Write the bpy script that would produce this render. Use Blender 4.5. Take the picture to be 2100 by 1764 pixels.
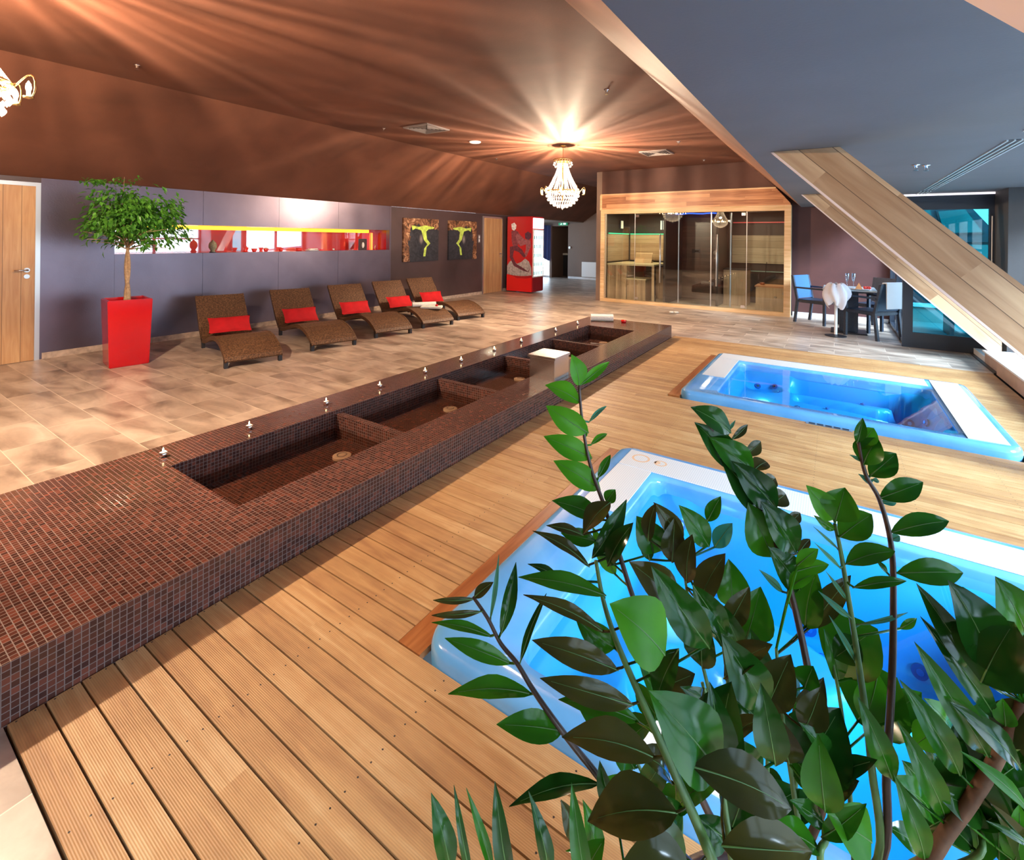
import bpy, bmesh, math, random
from mathutils import Vector, Matrix
rnd = random.Random(7)
SC = bpy.context.scene
COL = SC.collection
for o in list(bpy.data.objects): bpy.data.objects.remove(o)

# ---------------------------------------------------------------- camera
F, CX, CY, CAMH = 996.0, 1050.0, 489.0, 1.52
YAW, ROLL = math.radians(33.65), math.radians(0.66)
fw = Vector((-math.sin(YAW), math.cos(YAW), 0)); rt0 = Vector((math.cos(YAW), math.sin(YAW), 0)); up0 = Vector((0, 0, 1))
rt = rt0*math.cos(ROLL) + up0*math.sin(ROLL); up = up0*math.cos(ROLL) - rt0*math.sin(ROLL)
cd = bpy.data.cameras.new('camera'); cam = bpy.data.objects.new('camera', cd); COL.objects.link(cam)
cam.matrix_world = Matrix(((rt.x, up.x, -fw.x, 0), (rt.y, up.y, -fw.y, 0), (rt.z, up.z, -fw.z, CAMH), (0, 0, 0, 1)))
cd.sensor_fit = 'HORIZONTAL'; cd.sensor_width = 36; cd.lens = F/2100*36
cd.shift_x = 0; cd.shift_y = -(882-CY)/2100; cd.clip_start = 0.02; cd.clip_end = 200
SC.camera = cam
def P(x, y, d):       # a point of the foreground plant, d metres ahead of the lens
    return Vector((0, 0, CAMH)) + (fw + rt*((x-CX)/F) + up*((CY-y)/F))*d

# ---------------------------------------------------------------- world, exposure, daylight
SC.view_settings.view_transform = 'Standard'; SC.view_settings.look = 'None'
SC.view_settings.gamma = 1; SC.view_settings.use_curve_mapping = False
SC.view_settings.exposure = -0.25
w = bpy.data.worlds.new('sky'); SC.world = w; w.use_nodes = True
nt = w.node_tree; bg = nt.nodes['Background']
tc = nt.nodes.new('ShaderNodeTexCoord'); sp = nt.nodes.new('ShaderNodeSeparateXYZ'); rp = nt.nodes.new('ShaderNodeValToRGB')
nt.links.new(tc.outputs['Generated'], sp.inputs[0]); nt.links.new(sp.outputs['Z'], rp.inputs[0]); nt.links.new(rp.outputs[0], bg.inputs[0])
rp.color_ramp.elements[0].position = 0.0; rp.color_ramp.elements[0].color = (0.80, 0.92, 1.0, 1)
rp.color_ramp.elements[1].position = 0.7; rp.color_ramp.elements[1].color = (0.42, 0.66, 1.0, 1)
bg.inputs[1].default_value = 7.5
def portal(loc, rot, sx, sy):
    l = bpy.data.lights.new('portal', 'AREA'); l.shape = 'RECTANGLE'; l.size = sx; l.size_y = sy
    l.cycles.is_portal = True
    o = bpy.data.objects.new('portal', l); COL.objects.link(o); o.location = loc; o.rotation_euler = rot
portal((2.58, 2.9, 1.2), (0, math.pi/2, 0), 2.0, 10.8)           # long window wall on the right
portal((0.86, 10.35, 1.12), (0, math.pi/2, 0), 2.1, 2.2)         # terrace opening
portal((1.35, 9.17, 1.1), (math.pi/2, 0, 0), 1.0, 2.1)          # glass door leaf
portal((-9.8, 16.85, 1.0), (math.pi/2, 0, 0), .7, 1.9)
portal((-9.95, 14.3, 1.1), (0, -math.pi/2, 0), 1.8, 3.6)         # lobby window
sl = bpy.data.lights.new('low_sun', 'SUN'); sl.energy = 26.0; sl.angle = math.radians(24); sl.color = (.74, .87, 1.0)
so = bpy.data.objects.new('low_sun', sl); COL.objects.link(so); so.rotation_euler = Vector((-.78, .34, -.52)).to_track_quat('-Z', 'Y').to_euler()
CHAND = [(-4.08, 7.75), (-4.08, 0.45)]
CH_POWER = 1150
WARM = (1.0, 0.76, 0.53)

# ---------------------------------------------------------------- materials
def mat(name): 
    m = bpy.data.materials.new(name); m.use_nodes = True
    return m, m.node_tree, m.node_tree.nodes['Principled BSDF']
def setp(b, **k):
    for a, v in k.items(): b.inputs[a.replace('_', ' ')].default_value = v
def simple(name, col, rough=0.5, metal=0.0, noise=0.0, scale=20, bump=0.0, coat=0.0, spec=0.5):
    m, t, b = mat(name)
    setp(b, Base_Color=(*col, 1), Roughness=rough, Metallic=metal)
    b.inputs['Specular IOR Level'].default_value = spec
    b.inputs['Coat Weight'].default_value = coat; b.inputs['Coat Roughness'].default_value = 0.08
    if noise or bump:
        co = t.nodes.new('ShaderNodeTexCoord'); n = t.nodes.new('ShaderNodeTexNoise'); n.inputs['Scale'].default_value = scale; n.inputs['Detail'].default_value = 4
        t.links.new(co.outputs['Object'], n.inputs['Vector'])
        if noise:
            r = t.nodes.new('ShaderNodeValToRGB'); t.links.new(n.outputs[0], r.inputs[0])
            r.color_ramp.elements[0].position = 0.3; r.color_ramp.elements[1].position = 0.7
            r.color_ramp.elements[0].color = (*[c*(1-noise) for c in col], 1); r.color_ramp.elements[1].color = (*[min(1, c*(1+noise)) for c in col], 1)
            t.links.new(r.outputs[0], b.inputs['Base Color'])
        if bump:
            bp = t.nodes.new('ShaderNodeBump'); bp.inputs['Strength'].default_value = bump; bp.inputs['Distance'].default_value = 0.01
            t.links.new(n.outputs[0], bp.inputs['Height']); t.links.new(bp.outputs[0], b.inputs['Normal'])
    return m
def emis(name, col, s):
    m = bpy.data.materials.new(name); m.use_nodes = True; t = m.node_tree
    b = t.nodes['Principled BSDF']; setp(b, Base_Color=(*col, 1), Emission_Color=(*col, 1), Emission_Strength=s, Roughness=0.4)
    return m
def M(t, op, a, b=None, c=None):
    n = t.nodes.new('ShaderNodeMath'); n.operation = op
    for i, v in enumerate((a, b, c)):
        if v is None: continue
        if hasattr(v, 'name') and not isinstance(v, (int, float)): t.links.new(v, n.inputs[i])
        else: n.inputs[i].default_value = v
    return n.outputs[0]
def mixc(t, f, a, b):
    n = t.nodes.new('ShaderNodeMix'); n.data_type = 'RGBA'
    for s, v in ((n.inputs[0], f), (n.inputs[6], a), (n.inputs[7], b)):
        if isinstance(v, tuple): s.default_value = (*v, 1) if len(v) == 3 else v
        elif isinstance(v, (int, float)): s.default_value = v
        else: t.links.new(v, s)
    return n.outputs[2]
def objxyz(t, world=False):
    if world:
        g = t.nodes.new('ShaderNodeNewGeometry'); src = g.outputs['Position']
    else:
        g = t.nodes.new('ShaderNodeTexCoord'); src = g.outputs['Object']
    s = t.nodes.new('ShaderNodeSeparateXYZ'); t.links.new(src, s.inputs[0]); return s.outputs, src
def comb(t, x, y, z):
    n = t.nodes.new('ShaderNodeCombineXYZ')
    for i, v in enumerate((x, y, z)):
        if isinstance(v, (int, float)): n.inputs[i].default_value = v
        else: t.links.new(v, n.inputs[i])
    return n.outputs[0]
def wnoise(t, v):
    n = t.nodes.new('ShaderNodeTexWhiteNoise'); n.noise_dimensions = '3D'; t.links.new(v, n.inputs['Vector']); return n.outputs
def noise(t, v, s, d=4, dist=0.0):
    n = t.nodes.new('ShaderNodeTexNoise'); t.links.new(v, n.inputs['Vector']); n.inputs['Scale'].default_value = s; n.inputs['Detail'].default_value = d; n.inputs['Distortion'].default_value = dist
    return n.outputs[0]
def ramp(t, f, *els):
    r = t.nodes.new('ShaderNodeValToRGB'); t.links.new(f, r.inputs[0]); e = r.color_ramp.elements
    while len(e) < len(els): e.new(0.5)
    for i, (p, c) in enumerate(els): e[i].position = p; e[i].color = (*c, 1)
    return r.outputs[0]
def bump(t, b, h, s=0.3, d=0.005):
    n = t.nodes.new('ShaderNodeBump'); n.inputs['Strength'].default_value = s; n.inputs['Distance'].default_value = d
    t.links.new(h, n.inputs['Height']); t.links.new(n.outputs[0], b.inputs['Normal'])

def wood(name, c1, c2, axis=0, sc=3.0, rough=0.45, planks=None, stretch=14, coat=0.0):
    """grain runs along local axis; planks=(axis, width) gives each strip its own tone"""
    m, t, b = mat(name); (x, y, z), src = objxyz(t)
    v = [x, y, z]; s = [M(t, 'MULTIPLY', q, stretch if i != axis else 1.0) for i, q in enumerate(v)]
    off = 0.0
    if planks:
        pid = M(t, 'FLOOR', M(t, 'DIVIDE', v[planks[0]], planks[1]))
        seg = M(t, 'FLOOR', M(t, 'ADD', M(t, 'DIVIDE', v[axis], planks[2] if len(planks) > 2 else 50), M(t, 'MULTIPLY', pid, 0.37)))
        wn = wnoise(t, comb(t, pid, seg, 3.0))
        off = wn[0]
        s[axis] = M(t, 'ADD', s[axis], M(t, 'MULTIPLY', off, 40))
    n1 = noise(t, comb(t, *s), sc, 5, 0.6)
    f = n1
    if planks: f = M(t, 'ADD', M(t, 'MULTIPLY', n1, 0.75), M(t, 'MULTIPLY', off, 0.45)); f = M(t, 'SUBTRACT', f, 0.1)
    col = ramp(t, f, (0.28, c1), (0.72, c2))
    if planks:
        fr = M(t, 'FRACT', M(t, 'DIVIDE', v[planks[0]], planks[1]))
        g = M(t, 'LESS_THAN', fr, 0.03)
        col = mixc(t, g, col, tuple(c*0.35 for c in c1))
    t.links.new(col, b.inputs['Base Color']); setp(b, Roughness=rough); b.inputs['Coat Weight'].default_value = coat
    return m
def schlick(t, r0, k=0.85):
    fr = t.nodes.new('ShaderNodeLayerWeight'); fr.inputs[0].default_value = 0.5
    return M(t, 'ADD', M(t, 'MULTIPLY', M(t, 'POWER', fr.outputs['Facing'], 5.0), k), r0)
def glass(name, tint=(1, 1, 1), refl=0.09, rough=0.0):
    m = bpy.data.materials.new(name); m.use_nodes = True; t = m.node_tree; t.nodes.remove(t.nodes['Principled BSDF'])
    o = t.nodes['Material Output']; tr = t.nodes.new('ShaderNodeBsdfTransparent'); tr.inputs[0].default_value = (*tint, 1)
    gl = t.nodes.new('ShaderNodeBsdfGlossy'); gl.inputs['Roughness'].default_value = rough
    f = schlick(t, refl)
    mx = t.nodes.new('ShaderNodeMixShader'); t.links.new(f, mx.inputs[0]); t.links.new(tr.outputs[0], mx.inputs[1]); t.links.new(gl.outputs[0], mx.inputs[2])
    t.links.new(mx.outputs[0], o.inputs[0]); return m

MT = {}
# brushed copper brown plaster of ceiling and slopes
def plaster(name, c, rough=0.55, var=0.25, metal=0.0):
    m, t, b = mat(name); (x, y, z), src = objxyz(t, True)
    n = noise(t, src, 1.3, 5, 0.4); n2 = noise(t, src, 60, 2)
    col = ramp(t, n, (0.3, tuple(q*(1-var) for q in c)), (0.7, tuple(q*(1+var) for q in c)))
    t.links.new(col, b.inputs['Base Color']); setp(b, Roughness=rough, Metallic=metal); bump(t, b, n2, 0.15, 0.004)
    return m
MT['brown'] = plaster('brown_plaster', (0.155, 0.056, 0.030), 0.7)
MT['maroon'] = plaster('maroon_plaster', (0.085, 0.030, 0.027), 0.6)
MT['darkwall'] = plaster('dark_brown_wall', (0.075, 0.045, 0.045), 0.45)
MT['panel'] = plaster('metallic_wall_finish', (0.185, 0.15, 0.19), 0.33, 0.15, 0.8)
MT['grayceil'] = plaster('daylight_grey_ceiling', (0.135, 0.14, 0.155), 0.6, 0.08)  # bluish daylight on the brown ceiling, put into the base colour as grey
MT['greywall'] = plaster('charcoal_paint', (0.06, 0.055, 0.055), 0.6, 0.1)
MT['lobby'] = plaster('taupe_paint', (0.20, 0.13, 0.10), 0.6, 0.05)
# stone floor tiles 0.6 x 0.295
def tiles():
    m, t, b = mat('travertine_tiles'); (x, y, z), src = objxyz(t, True)
    ty = M(t, 'DIVIDE', M(t, 'SUBTRACT', y, 0.85), 0.295); row = M(t, 'FLOOR', ty)
    tx = M(t, 'ADD', M(t, 'DIVIDE', x, 0.6), M(t, 'MULTIPLY', row, 0.5)); colm = M(t, 'FLOOR', tx)
    wn = wnoise(t, comb(t, row, colm, 0.0))[0]
    v = comb(t, M(t, 'ADD', M(t, 'MULTIPLY', x, 1.0), M(t, 'MULTIPLY', wn, 17)), M(t, 'MULTIPLY', y, 2.6), M(t, 'MULTIPLY', wn, 9))
    n = noise(t, v, 1.7, 6, 0.7); n2 = noise(t, src, 26, 6, 0.5)
    f = M(t, 'ADD', M(t, 'MULTIPLY', n, 0.88), M(t, 'MULTIPLY', n2, 0.12))
    f = M(t, 'ADD', f, M(t, 'MULTIPLY', M(t, 'SUBTRACT', wn, 0.5), 0.06))
    col = ramp(t, f, (0.34, (0.24, 0.175, 0.135)), (0.52, (0.48, 0.375, 0.295)), (0.68, (0.64, 0.53, 0.43)))
    fx = M(t, 'FRACT', tx); fy = M(t, 'FRACT', ty)
    g = M(t, 'MAXIMUM', M(t, 'LESS_THAN', fx, 0.008), M(t, 'LESS_THAN', fy, 0.016))
    col = mixc(t, g, col, (0.72, 0.62, 0.50))
    t.links.new(col, b.inputs['Base Color']); setp(b, Roughness=0.33)
    t.links.new(ramp(t, n2, (0.3, (0.30,)*3), (0.7, (0.38,)*3)), b.inputs['Roughness'])
    return m
MT['tiles'] = tiles()
# glass mosaic
def mosaic(pitch=0.0212):
    m, t, b = mat('brown_glass_mosaic'); (x, y, z), src = objxyz(t, True)
    g = t.nodes.new('ShaderNodeNewGeometry'); s = t.nodes.new('ShaderNodeSeparateXYZ'); t.links.new(g.outputs['True Normal'], s.inputs[0])
    cells, gr = [], []
    for i, q in enumerate((x, y, z)):
        d = M(t, 'DIVIDE', M(t, 'ADD', q, 0.0031), pitch); onax = M(t, 'GREATER_THAN', M(t, 'ABSOLUTE', s.outputs[i]), 0.5)
        cells.append(M(t, 'MULTIPLY', M(t, 'FLOOR', d), M(t, 'SUBTRACT', 1.0, onax)))
        gr.append(M(t, 'MULTIPLY', M(t, 'LESS_THAN', M(t, 'FRACT', d), 0.13), M(t, 'SUBTRACT', 1.0, onax)))
    wn = wnoise(t, comb(t, *cells))[0]
    tile = ramp(t, wn, (0.0, (0.05, 0.018, 0.015)), (0.45, (0.08, 0.026, 0.018)), (0.8, (0.115, 0.036, 0.024)), (1.0, (0.18, 0.052, 0.033)))
    grout = M(t, 'MAXIMUM', gr[0], M(t, 'MAXIMUM', gr[1], gr[2]))
    col = mixc(t, grout, tile, (0.18, 0.13, 0.115))
    t.links.new(col, b.inputs['Base Color'])
    t.links.new(M(t, 'ADD', 0.13, M(t, 'MULTIPLY', grout, 0.5)), b.inputs['Roughness'])
    bump(t, b, M(t, 'SUBTRACT', 1.0, grout), 0.35, 0.002)
    return m
MT['mosaic'] = mosaic()
# deck boards
BP = 0.0898
def deckm():
    m, t, b = mat('oiled_hardwood_boards'); (x, y, z), src = objxyz(t, True)
    q = M(t, 'DIVIDE', M(t, 'SUBTRACT', y, 0.391), BP); pid = M(t, 'FLOOR', q)
    seg = M(t, 'FLOOR', M(t, 'ADD', M(t, 'DIVIDE', x, 6.0), M(t, 'MULTIPLY', pid, 0.41)))
    wn = wnoise(t, comb(t, pid, seg, 1.0)); o = wn[0]
    v = comb(t, M(t, 'ADD', M(t, 'MULTIPLY', x, 1.6), M(t, 'MULTIPLY', o, 31)), M(t, 'MULTIPLY', y, 20), M(t, 'MULTIPLY', o, 7))
    n = noise(t, v, 1.6, 6, 1.0); n2 = noise(t, comb(t, M(t, 'MULTIPLY', x, 3), M(t, 'MULTIPLY', y, 3), z), 2.5, 4, 0.5)
    f = M(t, 'ADD', M(t, 'ADD', M(t, 'MULTIPLY', n, 0.55), M(t, 'MULTIPLY', n2, 0.25)), M(t, 'MULTIPLY', o, 0.20))
    col = ramp(t, f, (0.30, (0.34, 0.165, 0.065)), (0.52, (0.52, 0.29, 0.115)), (0.72, (0.68, 0.44, 0.21)))
    # reeded surface
    w_ = M(t, 'SINE', M(t, 'MULTIPLY', y, 2*math.pi/0.0056))
    col = mixc(t, M(t, 'MULTIPLY', M(t, 'GREATER_THAN', w_, 0.45), 0.22), col, (0.20, 0.09, 0.03))
    # screws
    sx = M(t, 'MULTIPLY', M(t, 'SUBTRACT', M(t, 'FRACT', M(t, 'DIVIDE', M(t, 'ADD', x, 0.35), 0.5)), 0.5), 0.5)
    sy = M(t, 'MULTIPLY', M(t, 'SUBTRACT', M(t, 'ABSOLUTE', M(t, 'SUBTRACT', M(t, 'FRACT', q), 0.47)), 0.24), BP)
    d2 = M(t, 'ADD', M(t, 'MULTIPLY', sx, sx), M(t, 'MULTIPLY', sy, sy))
    col = mixc(t, M(t, 'LESS_THAN', d2, 0.0000085), col, (0.02, 0.012, 0.01))
    t.links.new(col, b.inputs['Base Color']); setp(b, Roughness=0.5)
    bump(t, b, w_, 0.25, 0.0012)
    return m
MT['deck'] = deckm()
MT['wettrim'] = wood('wet_orange_wood', (0.28, 0.085, 0.02), (0.45, 0.17, 0.05), 1, 3, 0.4)
MT['oak'] = wood('oak_veneer', (0.46, 0.24, 0.10), (0.66, 0.42, 0.20), 2, 2.2, 0.4, (1, 0.155), 12)
MT['oakend'] = wood('oak_beam_face', (0.36, 0.20, 0.10), (0.60, 0.40, 0.23), 0, 1.6, 0.45, (2, 0.155, 1.7), 9)
MT['spruce'] = wood('pale_spruce', (0.62, 0.38, 0.17), (0.82, 0.58, 0.33), 0, 2.0, 0.5)
MT['larch'] = wood('red_larch_fascia', (0.36, 0.13, 0.05), (0.72, 0.36, 0.17), 0, 2.0, 0.45, (2, 0.085, 1.9))
MT['slatv'] = wood('sauna_slats', (0.30, 0.19, 0.10), (0.62, 0.44, 0.26), 2, 2.0, 0.5, (0, 0.05))
MT['slath'] = wood('sauna_wall_boards', (0.40, 0.25, 0.13), (0.62, 0.45, 0.27), 0, 2.0, 0.5, (2, 0.11))
MT['lightwood'] = wood('light_bench_wood', (0.50, 0.38, 0.24), (0.66, 0.52, 0.34), 2, 2.0, 0.5)
MT['alu'] = simple('brushed_aluminium', (0.62, 0.62, 0.62), 0.35, 0.9)
MT['chrome'] = simple('chrome', (0.8, 0.8, 0.82), 0.12, 1.0)
MT['steel'] = simple('polished_steel', (0.88, 0.85, 0.80), 0.24, 1.0, bump=0.05, scale=8)
MT['white'] = simple('white_enamel', (0.85, 0.85, 0.86), 0.35)
MT['redgloss'] = simple('red_lacquer', (0.50, 0.003, 0.004), 0.2, coat=0.3, spec=.3)
MT['redfab'] = simple('red_cushion_fabric', (0.55, 0.004, 0.008), 0.85, noise=0.12, scale=9, bump=0.2)
MT['towel'] = simple('white_terry', (0.82, 0.78, 0.70), 0.95, noise=0.06, scale=60, bump=0.6)
MT['soil'] = simple('potting_soil', (0.05, 0.03, 0.02), 0.95, noise=0.4, scale=40, bump=0.9)
MT['black'] = simple('black_metal', (0.02, 0.02, 0.025), 0.4)
MT['darkframe'] = simple('anthracite_frame', (0.028, 0.035, 0.05), 0.35)
MT['glass'] = glass('clear_glass', (0.93, 0.96, 0.95), 0.10)
MT['tealglass'] = glass('teal_tinted_glass', (0.20, 0.55, 0.60), 0.08)
MT['winglass'] = glass('window_glass', (0.92, 0.97, 1.0), 0.06)
MT['skirt'] = simple('stone_skirting', (0.48, 0.37, 0.29), 0.45, noise=0.3, scale=14)
MT['brass'] = simple('gilt_brass', (0.75, 0.55, 0.25), 0.25, 1.0)
MT['grille'] = simple('vent_aluminium', (0.26, 0.22, 0.21), 0.5, 0.2)
MT['kerb'] = simple('pale_stone', (0.75, 0.76, 0.78), 0.4, noise=0.05, scale=8)
MT['kerbface'] = simple('pinkish_stone', (0.45, 0.33, 0.27), 0.5, noise=0.12, scale=8)
MT['screed'] = simple('dark_subfloor', (0.03, 0.02, 0.015), 0.9)

# ---------------------------------------------------------------- mesh builder
class MB:
    def __init__(s): s.v = []; s.f = []; s.mi = []
    def add(s, vs, fs, mi=0):
        k = len(s.v); s.v += [tuple(q) for q in vs]; s.f += [tuple(i+k for i in q) for q in fs]; s.mi += [mi]*len(fs); return s
    def box(s, x0, x1, y0, y1, z0, z1, mi=0):
        v = [(x0,y0,z0),(x1,y0,z0),(x1,y1,z0),(x0,y1,z0),(x0,y0,z1),(x1,y0,z1),(x1,y1,z1),(x0,y1,z1)]
        return s.add(v, [(0,3,2,1),(4,5,6,7),(0,1,5,4),(1,2,6,5),(2,3,7,6),(3,0,4,7)], mi)
    def prism(s, pts, d, mi=0):
        """pts: planar loop of 3D points, extruded by vector d"""
        n = len(pts); a = [Vector(p) for p in pts]; b = [p+Vector(d) for p in a]
        return s.add(a+b, [tuple(range(n))[::-1], tuple(range(n, 2*n))]+[(i, (i+1) % n, n+(i+1) % n, n+i) for i in range(n)], mi)
    def lathe(s, prof, seg=24, c=(0, 0, 0), mi=0):
        vs, fs = [], []; n = len(prof)
        for j in range(seg):
            a = 2*math.pi*j/seg
            for r, z in prof: vs.append((c[0]+r*math.cos(a), c[1]+r*math.sin(a), c[2]+z))
        for j in range(seg):
            k = (j+1) % seg
            for i in range(n-1): fs.append((j*n+i, k*n+i, k*n+i+1, j*n+i+1))
        return s.add(vs, fs, mi)
    def tube(s, path, r, seg=8, mi=0, cap=True):
        pts = [Vector(p) for p in path]; n = len(pts); rr = r if isinstance(r, (list, tuple)) else [r]*n
        vs, fs = [], []; prev = None
        for i, p in enumerate(pts):
            t = (pts[min(i+1, n-1)]-pts[max(i-1, 0)]).normalized()
            if prev is None:
                a = Vector((0, 0, 1)) if abs(t.z) < 0.9 else Vector((1, 0, 0)); prev = t.cross(a).normalized()
            u = (prev-t*prev.dot(t)).normalized(); prev = u; v = t.cross(u)
            for j in range(seg):
                a = 2*math.pi*j/seg; vs.append(p+u*math.cos(a)*rr[i]+v*math.sin(a)*rr[i])
        for i in range(n-1):
            for j in range(seg):
                k = (j+1) % seg; fs.append((i*seg+j, i*seg+k, (i+1)*seg+k, (i+1)*seg+j))
        if cap: fs += [tuple(range(seg))[::-1], tuple((n-1)*seg+j for j in range(seg))]
        return s.add(vs, fs, mi)
    def ball(s, c, r, seg=8, rings=5, sz=1.0, mi=0):
        prof = [(max(1e-4, r*math.sin(math.pi*i/rings)), -r*sz*math.cos(math.pi*i/rings)) for i in range(rings+1)]
        return s.lathe(prof, seg, c, mi)
    def octa(s, c, r, h):
        x, y, z = c
        return s.add([(x+r,y,z),(x,y+r,z),(x-r,y,z),(x,y-r,z),(x,y,z+h),(x,y,z-h)], [(0,1,4),(1,2,4),(2,3,4),(3,0,4),(1,0,5),(2,1,5),(3,2,5),(0,3,5)])
    def build(s, name, m, parent=None, world=None, smooth=False, bevel=0.0, kind=None, mats=None):
        """world: subtract parent's base so parts may be written in world coordinates"""
        off = Vector(parent_base(parent)) if (parent is not None and world) else Vector((0, 0, 0))
        me = bpy.data.meshes.new(name)
        me.from_pydata([tuple(Vector(q)-off) for q in s.v], [], s.f)
        for mm in (mats or [m]): me.materials.append(mm)
        if mats: 
            for p, i in zip(me.polygons, s.mi): p.material_index = i
        bm = bmesh.new(); bm.from_mesh(me)
        bmesh.ops.recalc_face_normals(bm, faces=bm.faces)
        if bevel: bmesh.ops.bevel(bm, geom=[e for e in bm.edges if e.is_manifold and e.calc_face_angle(0) > 0.5], offset=bevel, segments=2, affect='EDGES', clamp_overlap=True)
        bm.to_mesh(me); bm.free()
        if smooth:
            for p in me.polygons: p.use_smooth = True
        o = bpy.data.objects.new(name, me); COL.objects.link(o)
        if parent is not None: o.parent = parent
        if kind: o['kind'] = kind
        return o
def parent_base(p):
    v = Vector(p.location); q = p.parent
    while q is not None: v += Vector(q.location); q = q.parent
    return v
def thing(name, label, cat, loc=(0, 0, 0), rz=0, group=None):
    o = bpy.data.objects.new(name, None); COL.objects.link(o); o.location = loc; o.rotation_euler = (0, 0, rz)
    o.empty_display_size = 0.1
    o['label'] = label; o['category'] = cat
    if group: o['group'] = group
    return o
def smo(x): return x*x*(3-2*x)
def tag(o, label, cat, group=None):
    o['label'] = label; o['category'] = cat
    if group: o['group'] = group
    return o
def dup(root, loc, rz=None, label=None):
    r = root.copy(); COL.objects.link(r); r.location = loc
    if rz is not None: r.rotation_euler = (0, 0, rz)
    if label: r['label'] = label
    def rec(a, b):
        for ch in list(a.children):
            if ch == b: continue
            c = ch.copy(); COL.objects.link(c); c.parent = b; rec(ch, c)
    kids = list(root.children)
    for ch in kids:
        c = ch.copy(); COL.objects.link(c); c.parent = r
        for g in list(ch.children):
            d = g.copy(); COL.objects.link(d); d.parent = c
    return r
def B(*a): return MB().box(*a)
def struct(name, mb, m, **k): return mb.build(name, m, kind='structure', **k)

# ================================================================ SETTING
XW, XR = -7.95, 2.6           # left wall, window wall
YN, YB = -3.0, 11.27          # near wall, sauna plane
ZC, ZG = 3.2, 2.23            # brown ceiling, grey ceiling
# floors
fl = MB()
fl.box(-10.2, -3.52, YN, 17.2, -0.12, 0)
fl.box(-3.52, XR+.1, YN, -0.9, -0.12, 0); fl.box(-2.2, XR+.1, -0.9, 0.385, -0.12, 0)
fl.box(-3.52, 1.56, 7.87, 9.2, -0.12, 0)
fl.box(-3.52, 0.9, 9.2, 11.9, -0.12, 0)
fl.box(-3.52, -2.12, 7.6, 7.87, -0.12, -0.001)
fl.box(-4.9, -0.6, 11.9, 13.2, -0.12, 0)
struct('floor', fl, MT['tiles'])
# deck boards laid across, with the two tub openings
TUBS = [(-1.25, 1.15, 1.288, 3.34), (-1.26, 1.14, 4.84, 6.82)]
dk = MB(); y = 0.393; i = 0
while y < 7.84:
    y1 = min(y+BP-0.006, 7.86); x0, x1 = -2.108, 1.545
    cuts = []
    for (a, b, c, d) in TUBS:
        if y1 > c+0.03 and y < d-0.03: cuts.append((a-0.10, b))
    segs = [(x0, x1)]
    for a, b in cuts: segs = [(x0, a), (b, x1)]
    for a, b in segs: dk.box(a, b, y, y1, -0.022, 0.004)
    y += BP; i += 1
deck = struct('wooden_deck', dk, MT['deck'])
tr = MB()
for (a, b, c, d) in TUBS: tr.box(a-0.098, a+0.01, c+0.002, d+0.004, -0.02, 0.005)
struct('trim_1', tr, MT['wettrim'])
sb = MB()
for (x0, x1, y0, y1) in [(-2.115, 1.56, 0.385, 1.28), (-2.115, 1.56, 3.33, 4.86), (-2.115, 1.56, 6.8, 7.87), (-2.115, -1.27, 1.28, 3.33), (-2.115, -1.27, 4.86, 6.8), (1.13, 1.56, 1.28, 3.33), (1.13, 1.56, 4.86, 6.8)]:
    sb.box(x0, x1, y0, y1, -0.12, -0.024)
struct('trim_2', sb, MT['screed'])
struct('floor_slab', MB().box(-10.5, XR+.2, YN, -1.1, -.3, -.13).box(-10.5, -3.55, -1.1, 17.2, -.3, -.13).box(1.2, XR+.2, -1.1, 9.3, -.3, -.13).box(-3.6, 1.3, 6.9, 17.2, -.3, -.13).box(-3.6, -1.4, -1.1, 7, -.3, -.13).box(-1.4, 1.3, -1.1, 1.2, -.3, -.13).box(-1.4, 1.3, 3.45, 4.75, -.3, -.13), MT['screed'])
# left wall: door 1 | metallic panel with niche | dark wall | door 2
wl = MB()
wl.box(-8.6, XW, YN, 1.72, 0, 2.18)
struct('wall_left', wl, MT['darkwall'])
struct('wall_left_far', MB().box(-8.6, XW-.03, 7.25, 12.25, 0, 2.18), MT['darkwall'])
pn = MB(); N0, N1, NZ0, NZ1 = 2.44, 7.205, 1.245, 1.665
pn.box(-8.05, XW, 1.72, N0, 0.0, 2.18); pn.box(-8.05, XW, N1, 7.25, 0, 2.18)
seams = [2.44, 3.52, 4.72, 5.92, 7.205]
for a, b in zip(seams, seams[1:]):
    pn.box(-8.05, XW, a+.002, b-.002, 0, NZ0); pn.box(-8.05, XW, a+.002, b-.002, NZ1, 2.18)
pn.box(-8.6, -8.05, 1.72, 7.25, 0, NZ0-.03); pn.box(-8.6, -8.05, 1.72, 7.25, NZ1+.03, 2.18)
pn.box(-8.6, -8.05, 1.72, N0-.03, NZ0-.03, NZ1+.03); pn.box(-8.6, -8.05, N1+.03, 7.25, NZ0-.03, NZ1+.03)
struct('wall_left_panel', pn, MT['panel'])
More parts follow.
